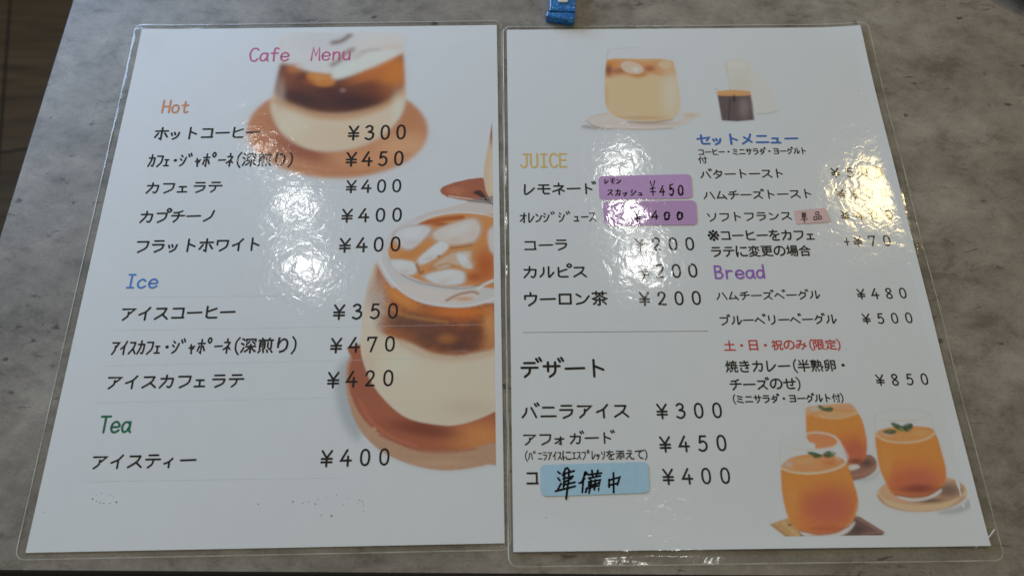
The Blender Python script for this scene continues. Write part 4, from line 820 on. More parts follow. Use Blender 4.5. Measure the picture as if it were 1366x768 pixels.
# ------------------------------------------------------------------ object helpers
def link(name, me, mat, parent=None, label=None):
    o = bpy.data.objects.new(name, me)
    C.objects.link(o)
    if mat:
        me.materials.append(mat)
    if parent:
        o.parent = parent
    if label:
        o['label'] = label
    return o


def mesh(name, verts, faces, mat, parent=None, label=None, smooth=False):
    me = bpy.data.meshes.new(name)
    me.from_pydata([tuple(c * MM for c in v) for v in verts], [], faces)
    me.update()
    if smooth:
        me.polygons.foreach_set('use_smooth', [True] * len(me.polygons))
    return link(name, me, mat, parent, label)


def bm_obj(name, bm, mat, parent=None, label=None, smooth=False):
    me = bpy.data.meshes.new(name)
    bmesh.ops.recalc_face_normals(bm, faces=bm.faces)
    bm.to_mesh(me)
    bm.free()
    if smooth:
        me.polygons.foreach_set('use_smooth', [True] * len(me.polygons))
    return link(name, me, mat, parent, label)


def thing(name, label, cat, loc=(0, 0, 0), rz=0.0, group=None):
    o = bpy.data.objects.new(name, None)
    o.empty_display_size = 0.02
    C.objects.link(o)
    o.location = Vector(loc) * MM
    o.rotation_euler = (0, 0, rz)
    o['label'] = label
    o['category'] = cat
    if group:
        o['group'] = group
    return o


def prism(bm, pts, z0, z1, bevel=0.0, seg=2):
    """a slab over a closed outline given in mm, its top and bottom edges bevelled"""
    lo = [bm.verts.new((x * MM, y * MM, z0 * MM)) for x, y in pts]
    hi = [bm.verts.new((x * MM, y * MM, z1 * MM)) for x, y in pts]
    n = len(pts)
    fs = [bm.faces.new(hi), bm.faces.new(lo[::-1])]
    for i in range(n):
        fs.append(bm.faces.new((lo[i], lo[(i + 1) % n], hi[(i + 1) % n], hi[i])))
    if bevel:
        es = [e for f in fs[:2] for e in f.edges]
        bmesh.ops.bevel(bm, geom=es, offset=bevel * MM, segments=seg, affect='EDGES', profile=0.5)


def round_rect(x0, y0, x1, y1, r, n=8):
    out = []
    for cx, cy, a0 in ((x1 - r, y1 - r, 0), (x0 + r, y1 - r, 90), (x0 + r, y0 + r, 180), (x1 - r, y0 + r, 270)):
        for i in range(n + 1):
            a = math.radians(a0 + 90 * i / n)
            out.append((cx + r * math.cos(a), cy + r * math.sin(a)))
    return out


def lathe(name, prof, mat, parent=None, loc=(0, 0, 0), n=64):
    vs, fs = [], []
    k = len(prof)
    for i in range(n):
        a = 2 * math.pi * i / n
        vs += [(loc[0] + r * math.cos(a), loc[1] + r * math.sin(a), loc[2] + z) for r, z in prof]
    for i in range(n):
        j = (i + 1) % n
        for q in range(k - 1):
            fs.append((i * k + q, j * k + q, j * k + q + 1, i * k + q + 1))
    return mesh(name, vs, fs, mat, parent, smooth=True)


# ------------------------------------------------------------------ floor and table
fl = mesh('floor', [(-3000, -3000, -720), (3000, -3000, -720), (3000, 3000, -720), (-3000, 3000, -720)], [(0, 1, 2, 3)], M_FLOOR)
fl['kind'] = 'structure'

TX0, TX1, TY0, TY1 = -266.3, 440.0, 38.4, 640.0
table = thing('cafe_table', 'grey concrete-look cafe table under the two laminated menus', 'table', (0, 0, -720))
bm = bmesh.new()
prism(bm, round_rect(TX0, TY0, TX1, TY1, 5), 720 - 26, 720, 0.6, 2)
bm_obj('tabletop', bm, M_TABLE, table)
bm = bmesh.new()
prism(bm, round_rect(TX0 - 0.9, TY0 - 0.9, TX1 + 0.9, TY1 + 0.9, 5.9), 720 - 25.4, 720 - 0.9, 0.2, 1)
bm_obj('edge_band', bm, M_DARK, table)
TCX, TCY = (TX0 + TX1) / 2, (TY0 + TY1) / 2
lathe('pedestal', [(0, 14), (35, 14), (35, 690), (0, 690)], M_STEEL, table, (TCX, TCY, 0), 32)
lathe('foot_plate', [(0, 0.5), (205, 0.5), (205, 8), (190, 12), (0, 13.5)], M_STEEL, table, (TCX, TCY, 0), 48)

# ------------------------------------------------------------------ laminated sheets
POSE = {'L': (-111.284, 196.621, 0.025923), 'R': (103.546, 197.607, 0.0188524)}
# how far the film reaches past the paper: left, right, top, bottom
RIM = {'L': (3.9, 2.4, 3.0, 2.7), 'R': (1.9, 4.2, 2.0, 6.0)}


def lift(sh, u, v):
    """how far the sheet stands off the table; u right, v down, from the paper's top left corner"""
    u = np.asarray(u, float)
    v = np.asarray(v, float)
    a, b = np.clip(u / 210, -.05, 1.05), np.clip(v / 297, -.05, 1.05)
    z = 0.10 + 0.10 * np.sin(a * 5.1 + 1.0) * np.sin(b * 4.3) + 0.10
    if sh == 'L':
        z = z + 0.8 * np.exp(-((a - 0) ** 2 + b ** 2) / 0.004) + 0.25 * np.clip(b - .9, 0, 1) * 10 * (0.5 + 0.5 * np.sin(a * 9))
    else:
        z = z + 1.3 * np.exp(-((a - 1) ** 2 + b ** 2) / 0.005) + 0.6 * np.exp(-((a - 1) ** 2 + (b - 1) ** 2) / 0.01)
        z = z + 0.9 * np.clip((b - .93) / .07, 0, 1.2) ** 2 * (0.75 + 0.25 * np.sin(a * 11 + 1))
        z = z + 0.5 * np.clip((a - .96) / .04, 0, 1.5) ** 2 * (0.7 + 0.3 * np.sin(b * 23))
    return z


def place(sh, u, v, dz):
    return np.stack([np.asarray(u, float) - 105, 148.5 - np.asarray(v, float), lift(sh, u, v) + dz], -1)


Z_PAPER, Z_PICT, Z_RULE, Z_INK, Z_FILM, Z_STICK = 0.14, 0.17, 0.20, 0.22, 0.32, 0.42


def grid_faces(nu, nv):
    i, j = np.meshgrid(np.arange(nu - 1), np.arange(nv - 1))
    a = (j * nu + i).ravel()
    return np.stack([a, a + nu, a + nu + 1, a + 1], 1)


def edge_steps(lo, hi, a, b, step):
    """grid lines from lo to hi, closer together outside [a, b] and just inside it"""
    rim0 = list(np.linspace(lo, a, 8)[:-1])
    rim1 = list(np.linspace(b, hi, 8)[1:])
    return np.array(rim0 + list(np.linspace(a, a + 2, 4)[:-1]) + list(np.arange(a + 2, b - 2, step)) + list(np.linspace(b - 2, b, 4)) + rim1)


def make_paper(sh, root):
    us, vs = np.linspace(0, 210, 43), np.linspace(0, 297, 61)
    U, V = np.meshgrid(us, vs)
    top = place(sh, U.ravel(), V.ravel(), Z_PAPER)
    bot = place(sh, U.ravel(), V.ravel(), Z_PAPER - 0.06)
    nu, nv = len(us), len(vs)
    f = grid_faces(nu, nv)
    n = nu * nv
    faces = f.tolist() + (f[:, ::-1] + n).tolist()
    ring = [j * nu for j in range(nv)] + [(nv - 1) * nu + i for i in range(1, nu)] + [j * nu + nu - 1 for j in range(nv - 2, -1, -1)] + [i for i in range(nu - 2, 0, -1)]
    for k in range(len(ring)):
        p, q = ring[k], ring[(k + 1) % len(ring)]
        faces.append((p, p + n, q + n, q))
    return mesh('paper', np.vstack([top, bot]).tolist(), faces, M_PAPER, root, smooth=False)


def make_film(sh, root):
    l, r, t, b = RIM[sh]
    us, vs = edge_steps(-l, 210 + r, 0, 210, 4), edge_steps(-t, 297 + b, 0, 297, 4)
    U, V = np.meshgrid(us, vs)
    # round the corners by pulling the square grid in
    R = 4.2
    U2, V2 = U.copy(), V.copy()
    x0, x1, y0, y1 = -l + R, 210 + r - R, -t + R, 297 + b - R
    dx = np.where(U < x0, U - x0, np.where(U > x1, U - x1, 0))
    dy = np.where(V < y0, V - y0, np.where(V > y1, V - y1, 0))
    m = np.maximum(abs(dx), abs(dy))
    h = np.hypot(dx, dy)
    k = np.where(h > 1e-6, m / np.maximum(h, 1e-6), 1)
    U2 = U - dx + dx * k
    V2 = V - dy + dy * k
    d = np.maximum(np.maximum(-U2, U2 - 210), np.maximum(-V2, V2 - 297))      # how far outside the paper
    s = np.clip((d + 0.2) / 1.6, 0, 1)
    s = s * s * (3 - 2 * s)
    wav = 0.06 * np.sin(U2 * 0.35 + V2 * 0.21) + 0.05 * np.sin(U2 * 0.13 - V2 * 0.47 + 1)
    ztop = Z_FILM - s * 0.11 + np.where(d > 0, wav * np.clip(d / 2, 0, 1), 0)
    amp = np.where((U2 > 210) & (sh == 'R'), 0.05, 0.15)
    ztop = ztop + amp * np.sin(math.pi * np.clip((d - 0.6) / 3.4, 0, 1))
    # crumpled corners
    for cx, cy in ((-l, -t), (210 + r, -t), (210 + r, 297 + b)):
        q = np.hypot(U2 - cx, V2 - cy)
        ztop = ztop + 0.24 * np.exp(-(q / 6.0) ** 2) * (1 + np.sin(1.5 * U2 + 1.1 * V2) * np.sin(0.9 * U2 - 1.7 * V2 + .6))
    zbot = np.where(d > 0, ztop - 0.14 - 0.04, 0.02)
    zbot = np.minimum(zbot, ztop - 0.12)
    top = place(sh, U2.ravel(), V2.ravel(), 0)
    bot = top.copy()
    top[:, 2] += ztop.ravel()
    bot[:, 2] += zbot.ravel()
    bot[:, 2] = np.maximum(bot[:, 2], 0.03)
    nu, nv = len(us), len(vs)
    n = nu * nv
    f = grid_faces(nu, nv)
    o = mesh('laminate_film', np.vstack([top, bot]).tolist(), f.tolist() + (f[:, ::-1] + n).tolist(), M_FILM, root, smooth=True)
    ring = [j * nu for j in range(nv)] + [(nv - 1) * nu + i for i in range(1, nu)] + [j * nu + nu - 1 for j in range(nv - 2, -1, -1)] + [i for i in range(nu - 2, 0, -1)]
    vs2, fs2 = [], []
    K = len(ring)
    c = np.array([0, 0])
    for k in range(K):
        a, bq = top[ring[k]], bot[ring[k]]
        prv, nxt = top[ring[k - 1]][:2], top[ring[(k + 1) % K]][:2]
        tan = nxt - prv
        nrm = np.array([-tan[1], tan[0]]) / max(np.hypot(*tan), 1e-6)
        if nrm @ a[:2] < 0:
            nrm = -nrm
        w = 0.45
        vs2 += [(a[0], a[1], a[2] + 0.004), (a[0] + nrm[0] * w * .7, a[1] + nrm[1] * w * .7, a[2] - 0.03),
                (bq[0] + nrm[0] * w, bq[1] + nrm[1] * w, bq[2])]
    for k in range(K):
        q = (k + 1) % K
        for s_ in range(2):
            fs2.append((k * 3 + s_, k * 3 + s_ + 1, q * 3 + s_ + 1, q * 3 + s_))
    mesh('film_edge', vs2, fs2, M_EDGE, o, smooth=True)
    return o


# ------------------------------------------------------------------ lettering
GLYPHS = {
    'ア': '12,20 86,20 58,48|~50,40 47,66 22,90', 'イ': '~76,12 52,40 16,58|54,38 54,92',
    'ウ': '50,8 50,26|18,50 18,28 84,28|~84,28 74,64 40,92', 'エ': '20,22 80,22|50,22 50,82|10,82 90,82',
    'オ': '12,32 88,32|62,10 62,90 48,84|~60,34 42,60 12,80', 'カ': '14,32 84,32|~84,32 80,70 70,88 56,84|~46,10 44,46 14,90',
    'ク': '~42,10 34,32 14,52|38,26 80,26|~80,26 70,62 26,92', 'コ': '18,22 80,22 80,82|16,82 86,82',
    'サ': '10,34 90,34|32,12 32,62|~68,12 68,56 60,76 40,92', 'シ': '22,16 40,26|14,40 32,50|~18,88 56,72 86,30',
    'ス': '18,20 76,20|~76,20 60,54 14,88|54,56 88,88', 'セ': '8,44 88,32 72,58|36,12 36,78 46,86 88,86',
    'ソ': '18,18 30,44|~82,14 70,62 32,92', 'タ': '~42,10 34,32 14,52|38,26 80,26|~80,26 70,62 26,92|38,50 66,66',
    'チ': '~74,12 48,22 20,24|10,46 90,46|~52,22 50,62 26,92', 'ツ': '14,26 22,50|42,20 50,44|~84,20 70,66 32,92',
    'テ': '24,16 76,16|10,42 90,42|~52,42 48,70 26,92', 'ト': '36,8 36,92|36,38 78,58', 'ニ': '20,26 80,26|10,80 90,80',
    'ネ': '50,6 50,22|18,28 80,28|~80,28 54,54 10,72|52,52 52,94|60,54 86,70', 'ノ': '~76,14 60,60 18,90',
    'ハ': '~34,24 28,56 8,84|~62,20 76,48 92,84', 'ヒ': '24,12 24,78 34,86 86,86|80,26 24,48',
    'フ': '16,20 84,20|~84,20 74,62 28,92', 'ヘ': '8,60 36,28 92,80', 'ホ': '10,32 90,32|50,8 50,92 38,86|28,48 10,78|70,48 90,76',
    'ミ': '24,16 76,28|26,44 70,54|16,74 82,90', 'ム': '44,12 16,80 84,74|64,50 90,92', 'メ': '~74,10 54,58 14,90|28,34 76,76',
    'モ': '18,18 82,18|10,48 90,48|46,18 46,76 54,86 84,86', 'ヤ': '8,42 88,28 68,52|32,12 54,92',
    'ユ': '22,26 70,26 64,80|8,80 92,80', 'ヨ': '18,18 80,18 80,84|22,50 80,50|16,84 80,84',
    'ラ': '22,16 78,16|14,42 82,42|~82,42 72,70 32,92', 'リ': '26,14 26,56|~74,12 74,56 66,76 42,92',
    'ル': '~32,18 30,58 10,86|~62,12 62,84 74,78 92,54', 'レ': '~24,12 24,86 56,72 86,40', 'ロ': '18,22 82,22 82,82 18,82 18,22',
    'ワ': '18,50 18,22 84,22|~84,22 76,64 38,92', 'ン': '16,22 40,38|~16,86 58,72 88,34', 'ー': '8,52 92,50',
    '・': '49,50 53,50', '゛': '12,8 26,26|40,2 54,20', '゜': '~42,-2 62,14 42,30 22,14 42,-2',
    '0': '~50,9 68,20 74,50 68,80 50,91 32,80 26,50 32,20 50,9', '1': '36,24 52,10 52,90',
    '2': '~28,30 36,12 56,8 70,22 64,46 28,88|28,88 74,88', '3': '~28,18 46,8 66,16 64,36 44,46|~44,46 72,54 72,78 50,92 26,84',
    '4': '56,8 22,64 80,64|62,42 62,92', '5': '70,10 38,10 32,46|~32,46 54,38 72,54 68,80 46,92 26,84',
    '6': '~66,10 40,36 28,66 38,88 58,90 72,72 62,54 42,54 30,66', '7': '24,26 26,10 74,10 44,92',
    '8': '~50,48 30,30 36,12 50,8 64,12 70,30 50,48 28,68 34,88 50,92 66,88 72,68 50,48',
    '¥': '22,10 50,48 78,10|50,48 50,92|20,52 80,52|20,70 80,70', '+': '22,52 82,52|52,22 52,82',
    '(': '~72,0 54,24 50,50 54,78 72,104', ')': '~28,0 46,24 50,50 46,78 28,104',
    '準': '10,12 22,24|4,36 20,44|6,72 26,54|44,4 30,32|38,20 38,64|56,6 62,16|38,24 86,18|38,36 80,32|38,48 80,44|36,62 88,56|60,18 60,60|4,78 94,70|54,62 54,106',
    '備': '~24,4 16,30 0,52|16,34 16,98|34,20 96,12|52,4 50,28|76,2 74,26|40,38 92,32|~42,38 40,68 26,94|50,52 47,96|50,52 88,46 88,92 80,88|48,66 88,62|48,80 86,76|67,48 67,92',
    '中': '16,36 14,68|16,36 86,28 80,62|14,66 82,60|50,2 47,104',
    '単': '24,4 32,16|48,2 50,14|76,2 66,16|26,22 74,22 74,56 26,56 26,22|26,39 74,39|50,22 50,98|6,74 94,74',
    '品': '34,8 66,8 66,38 34,38 34,8|10,56 42,56 42,90 10,90 10,56|58,56 90,56 90,90 58,90 58,56',
}
LATIN = {   # narrow letters on cells 56 wide
    'C': '~50,20 38,9 18,14 7,48 17,84 36,92 51,78', 'a': '~44,52 32,41 14,48 8,72 18,90 34,86 44,64|46,41 46,84 52,92',
    'f': '~48,14 36,8 26,20 26,92|10,42 46,42', 'e': '~10,66 46,64 44,48 28,39 12,50 8,70 16,88 32,92 48,82',
    'M': '6,92 11,10 28,62 45,10 50,92', 'n': '12,40 12,92|~12,60 26,42 40,44 44,60 44,92', 'u': '~10,40 10,76 22,92 38,84 44,68|44,40 44,92',
    'H': '8,8 8,92|48,8 48,92|8,50 48,50', 'o': '~28,40 43,48 47,66 43,84 28,92 13,84 9,66 13,48 28,40', 't': '~26,18 26,78 34,92 48,86|10,42 46,42',
    'I': '12,10 44,10|28,10 28,90|12,90 44,90', 'c': '~44,50 30,40 13,50 8,68 14,86 30,92 46,82', 'T': '4,12 52,12|28,12 28,92',
    'J': '~40,10 40,70 32,90 16,90 6,78|22,10 52,10', 'U': '~8,8 8,70 18,90 36,90 46,70 46,8', 'E': '48,10 10,10 10,90 48,90|10,48 44,48',
    'B': '10,10 10,90|~10,10 36,12 42,28 34,44 10,48|~10,48 38,52 48,70 36,88 10,90', 'r': '14,40 14,92|~14,62 24,44 44,43',
    'd': '~44,52 32,41 14,48 8,72 18,90 34,86 44,64|46,6 46,92', ' ': '',
}
VOICED = dict(zip('ガグジズゼダデドバブベザゲ', 'カクシスセタテトハフヘサケ'))
VOICED['ビ'] = 'ヒ'
SEMI = dict(zip('パピプペポ', 'ハヒフヘホ'))
SMALL = dict(zip('ァィェォャュョッ', 'アイエオヤユヨツ'))
HALF = dict(zip('ｱｲｳｴｵｶｸｼｽｾｿﾀﾁﾃﾄﾆﾈﾊﾋﾌﾎﾗﾘﾚﾛﾝｰ･ﾞﾟ', 'アイウエオカクシスセソタチテトニネハヒフホラリレロンー・゛゜'))
HALF.update(zip('ｪｬｭｯ', 'ェャュッ'))


def parse(s):
    out = []
    for st in s.split('|'):
        if not st:
            continue
        sm = st[0] == '~'
        pts = [tuple(map(float, q.split(','))) for q in st.lstrip('~').split()]
        out.append(smooth_line(pts) if sm else pts)
    return out


def smooth_line(P, n=7):
    P = [np.array(p, float) for p in P]
    closed = np.allclose(P[0], P[-1])
    out = []
    for i in range(len(P) - 1):
        p0 = P[i - 1] if i else (P[-2] if closed else 2 * P[0] - P[1])
        p3 = P[i + 2] if i + 2 < len(P) else (P[1] if closed else 2 * P[-1] - P[-2])
        a, b = P[i], P[i + 1]
        for k in range(n):
            t = k / n
            out.append(tuple(0.5 * (2 * a + (b - p0) * t + (2 * p0 - 5 * a + 4 * b - p3) * t * t + (3 * a - p0 - 3 * b + p3) * t ** 3)))
    out.append(tuple(P[-1]))
    return out


def glyph(ch):
    """strokes of one character on a 100 x 100 box, y down"""
    if ch in HALF:
        ch = HALF[ch]
    if ch in SMALL:
        return [[(41 + (x - 50) * .72, 96 + (y - 96) * .68) for x, y in s] for s in parse(GLYPHS[SMALL[ch]])]
    if ch in VOICED:
        base = [[(x * .90, 8 + y * .92) for x, y in s] for s in parse(GLYPHS[VOICED[ch]])]
        return base + [[(76, 2), (84, 17)], [(90, -3), (98, 12)]]
    if ch in SEMI:
        base = [[(x * .90, 8 + y * .92) for x, y in s] for s in parse(GLYPHS[SEMI[ch]])]
        return base + [smooth_line([(88, -8), (101, 5), (88, 18), (75, 5), (88, -8)], 5)]
    if ch in GLYPHS:
        return parse(GLYPHS[ch])
    return None


def ribbon(verts, faces, pts, w, z):
    """one pen stroke as a flat round-ended ribbon; verts hold (u, v, z)"""
    P = [np.array(p, float) for p in pts]
    Q = [P[0]]
    for p in P[1:]:
        if np.hypot(*(p - Q[-1])) > 1e-4:
            Q.append(p)
    P = Q
    if len(P) < 2:
        return
    h = w / 2
    t0 = (P[1] - P[0]) / np.hypot(*(P[1] - P[0]))
    t1 = (P[-1] - P[-2]) / np.hypot(*(P[-1] - P[-2]))
    left, right = [], []
    for i, p in enumerate(P):
        if i == 0:
            n = np.array([-t0[1], t0[0]])
        elif i == len(P) - 1:
            n = np.array([-t1[1], t1[0]])
        else:
            a = (p - P[i - 1]) / np.hypot(*(p - P[i - 1]))
            b = (P[i + 1] - p) / np.hypot(*(P[i + 1] - p))
            n = np.array([-(a + b)[1], (a + b)[0]])
            L = np.hypot(*n)
            n = n / L if L > 1e-3 else np.array([-b[1], b[0]])
            n = n / max(0.5, n @ np.array([-b[1], b[0]]))
        left.append(p + n * h)
        right.append(p - n * h)
    outline = list(left)
    a = math.atan2(t1[0], -t1[1])
    for k in range(1, 5):
        q = math.atan2(*(left[-1] - P[-1])[::-1]) - math.pi * k / 5
        outline.append(P[-1] + h * np.array([math.cos(q), math.sin(q)]))
    outline += right[::-1]
    for k in range(1, 5):
        q = math.atan2(*(right[0] - P[0])[::-1]) - math.pi * k / 5
        outline.append(P[0] + h * np.array([math.cos(q), math.sin(q)]))
    n = len(left)
    base = len(verts)
    verts.extend([(x, y, z) for x, y in outline])
    m = len(outline)
    for i in range(n - 1):
        faces.append((base + i, base + i + 1, base + n + 4 + (n - 2 - i), base + n + 4 + (n - 1 - i)))
    faces.append(tuple(base + i for i in range(n - 1, n + 5)))
    faces.append(tuple([base + n + 4 + n - 1] + [base + i for i in range(2 * n + 4, m)] + [base]))


FONT_CACHE = {}


def font_glyph(ch):
    """outline of a kanji or hiragana from the program's own built-in font, in a 100 x 100 box"""
    if ch in FONT_CACHE:
        return FONT_CACHE[ch]
    cu = bpy.data.curves.new('glyph', 'FONT')
    cu.body = ch
    cu.size = 1
    cu.resolution_u = 3
    cu.offset = 0.004
    o = bpy.data.objects.new('glyph', cu)
    C.objects.link(o)
    bpy.context.view_layer.update()
    dg = bpy.context.evaluated_depsgraph_get()
    me = bpy.data.meshes.new_from_object(o.evaluated_get(dg))
    vs = [(v.co.x * 100, 88 - v.co.y * 100) for v in me.vertices]
    fs = [tuple(p.vertices) for p in me.polygons]
    bpy.data.objects.remove(o)
    bpy.data.meshes.remove(me)
    bpy.data.curves.remove(cu)
    if vs:
        x0, x1 = min(v[0] for v in vs), max(v[0] for v in vs)
        y0, y1 = min(v[1] for v in vs), max(v[1] for v in vs)
        # keep the glyph inside its own em box
        k = 88 / max(x1 - x0, y1 - y0)
        vs = [(50 + (x - (x0 + x1) / 2) * k, 50 + (y - (y0 + y1) / 2) * k) for x, y in vs]
    FONT_CACHE[ch] = (vs, fs)
    return FONT_CACHE[ch]


HALF_WIDE = set(HALF) | set('()+')


def cells(s, latin):
    if latin:
        return [(c, 0.56) for c in s]
    return [(c, 0.5 if c in HALF_WIDE else 1.0) for c in s]


def text_line(sh, kind, s, u0, v0, u1, v1, h, ink, wt, root):
    latin = any(c in 'CaefMnuHotIcTJUEBrd' for c in s)
    cs = cells(s, latin)
    price = s[0] in '¥+'
    tot = sum(w for _, w in cs)
    pad = 0.2 if not latin else 0.06
    if price:
        pad = 0.44
    cell = (u1 - u0) / (tot - pad)
    x = u0 - cell * pad / 2
    if s[0] == '(' and not latin:
        x += cell * .12
    sy = h / 0.84
    verts, faces = [], []
    rng = random.Random(s + str(v0))
    wt = wt * (1.15 if latin else 1.4)
    pen = wt * min(sy, cell * 1.15)
    if price:
        pen = wt * sy * 0.95
    if latin:
        pen = wt * sy * 0.95
    i = 0
    for ch, w in cs:
        cx = x + cell * w / 2
        f = (cx - u0) / max(u1 - u0, 1e-6)
        vc = v0 + (v1 - v0) * f
        st = parse(LATIN[ch]) if latin else glyph(ch)
        if st is None:
            vs, fs = font_glyph(ch)
            b = len(verts)
            k = cell * 1.06
            for q_, (ox, oy) in enumerate(((0, -1.6), (0, 1.6), (-1.2, 0), (1.2, 0))):    # thicken the thin strokes
                b = len(verts)
                verts.extend([(cx + (px + ox - 50) / 100 * k * w, vc + (py + oy - 50) / 100 * sy * 1.08, Z_INK + q_ * .008) for px, py in vs])
                faces.extend([tuple(b + q for q in fc) for fc in fs])
        else:
            wide = cell * w if not price else min(cell * w, sy * 0.92) * 0.98
            for stk in st:
                i += 1
                jz = Z_INK + (i % 7) * 0.006
                if latin:
                    pts = [(x + cell * w * px / 56, vc + (py - 50) / 100 * sy) for px, py in stk]
                else:
                    kx = wide / (0.5 if (w < 1 and ch in '()+') else 1.0) * (1 if not (w < 1 and ch in '()+') else 0.5)
                    if w < 1 and ch in '()':
                        kx = cell * 0.9
                    pts = [(cx + (px - 50) / 100 * kx, vc + (py - 50) / 100 * sy) for px, py in stk]
                pw = pen * (1.9 if ch in '・･' else 1.0) * (0.85 if w < 1 and not latin else 1)
                ribbon(verts, faces, pts, pw, jz)
        x += cell * w
    o = ink_mesh(sh, kind, verts, faces, INK[ink], root)
    o['label'] = '%s printed %s reading %s' % (ink, {'item_text': 'line', 'price_text': 'price', 'heading_text': 'heading'}[kind], ' '.join(s.split()))
    return o


def ink_mesh(sh, name, verts, faces, mat, root):
    A = np.array(verts)
    P = place(sh, A[:, 0], A[:, 1], 0)
    P[:, 2] += A[:, 2]
    o = mesh(name, P.tolist(), faces, mat, root)
    # every pen stroke faces up
    bm = bmesh.new()
    bm.from_mesh(o.data)
    for f in bm.faces:
        if f.normal.z < 0:
            f.normal_flip()
    bm.to_mesh(o.data)
    bm.free()
    return o


# ------------------------------------------------------------------ printed pictures
STEP = 0.36


def sdf(poly, X, Y):
    """signed distance to a closed outline, negative inside"""
    d = np.full(X.shape, 1e9)
    ins = np.zeros(X.shape, bool)
    n = len(poly)
    for i in range(n):
        ax, ay = poly[i]
        bx, by = poly[(i + 1) % n]
        ex, ey = bx - ax, by - ay
        L = ex * ex + ey * ey + 1e-12
        t = np.clip(((X - ax) * ex + (Y - ay) * ey) / L, 0, 1)
        d = np.minimum(d, (X - ax - t * ex) ** 2 + (Y - ay - t * ey) ** 2)
        c = ((ay > Y) != (by > Y)) & (X < (bx - ax) * (Y - ay) / (by - ay + 1e-12) + ax)
        ins ^= c
    d = np.sqrt(d)
    return np.where(ins, -d, d)


def close_smooth(pts, n=3):
    out = []
    P = [np.array(p, float) for p in pts]
    m = len(P)
    for i in range(m):
        p0, a, b, p3 = P[i - 1], P[i], P[(i + 1) % m], P[(i + 2) % m]
        for k in range(n):
            t = k / n
            out.append(0.5 * (2 * a + (b - p0) * t + (2 * p0 - 5 * a + 4 * b - p3) * t * t + (3 * a - p0 - 3 * b + p3) * t ** 3))
    return out


def value_noise(shape, step, scale, seed):
    rng = np.random.RandomState(seed)
    tot = np.zeros(shape)
    amp = 1.0
    for o in range(3):
        c = max(scale / 2 ** o, step)
        gh, gw = int(shape[0] * step / c) + 3, int(shape[1] * step / c) + 3
        g = rng.rand(gh, gw) - .5
        y = np.arange(shape[0]) * step / c
        x = np.arange(shape[1]) * step / c
        iy, ix = y.astype(int), x.astype(int)
        fy, fx = (y - iy)[:, None], (x - ix)[None, :]
        fy, fx = fy * fy * (3 - 2 * fy), fx * fx * (3 - 2 * fx)
        a = g[np.ix_(iy, ix)] * (1 - fx) + g[np.ix_(iy, ix + 1)] * fx
        b = g[np.ix_(iy + 1, ix)] * (1 - fx) + g[np.ix_(iy + 1, ix + 1)] * fx
        tot += amp * (a * (1 - fy) + b * fy)
        amp *= 0.6
    return tot


PICTURE_LABEL = {
    ('upper', 'glass_picture'): 'printed photo of a blurred glass of iced coffee over milk, at the top',
    ('upper', 'coaster_picture'): 'printed brown round coaster under the upper iced coffee',
    ('fragment', 'glass_picture'): 'sliver of a printed glass cut off by the right edge',
    ('fragment', 'coaster_picture'): 'sliver of a printed red brown coaster cut off by the right edge',
    ('lower', 'glass_picture'): 'large printed photo of iced latte with ice cubes, cut off at the right',
    ('lower', 'coaster_picture'): 'printed red brown round tray under the large iced latte',
    ('latte', 'glass_picture'): 'printed photo of a beige iced latte in a rounded glass',
    ('latte', 'coaster_picture'): 'printed pale round plate under the latte',
    ('latte', 'jug_picture'): 'printed pale glass of milk behind the espresso',
    ('latte', 'espresso_picture'): 'printed small dark glass of espresso',
    ('juice', 'glass_picture#1'): 'printed orange drink at the back',
    ('juice', 'glass_picture#2'): 'printed orange drink on the right, on a round coaster',
    ('juice', 'glass_picture#3'): 'printed orange drink in front, on a square coaster',
    ('juice', 'coaster_picture#1'): 'printed brown round coaster under the back drink',
    ('juice', 'coaster_picture#2'): 'printed tan round coaster under the right drink',
    ('juice', 'coaster_picture#3'): 'printed square wooden coaster under the front drink',
}


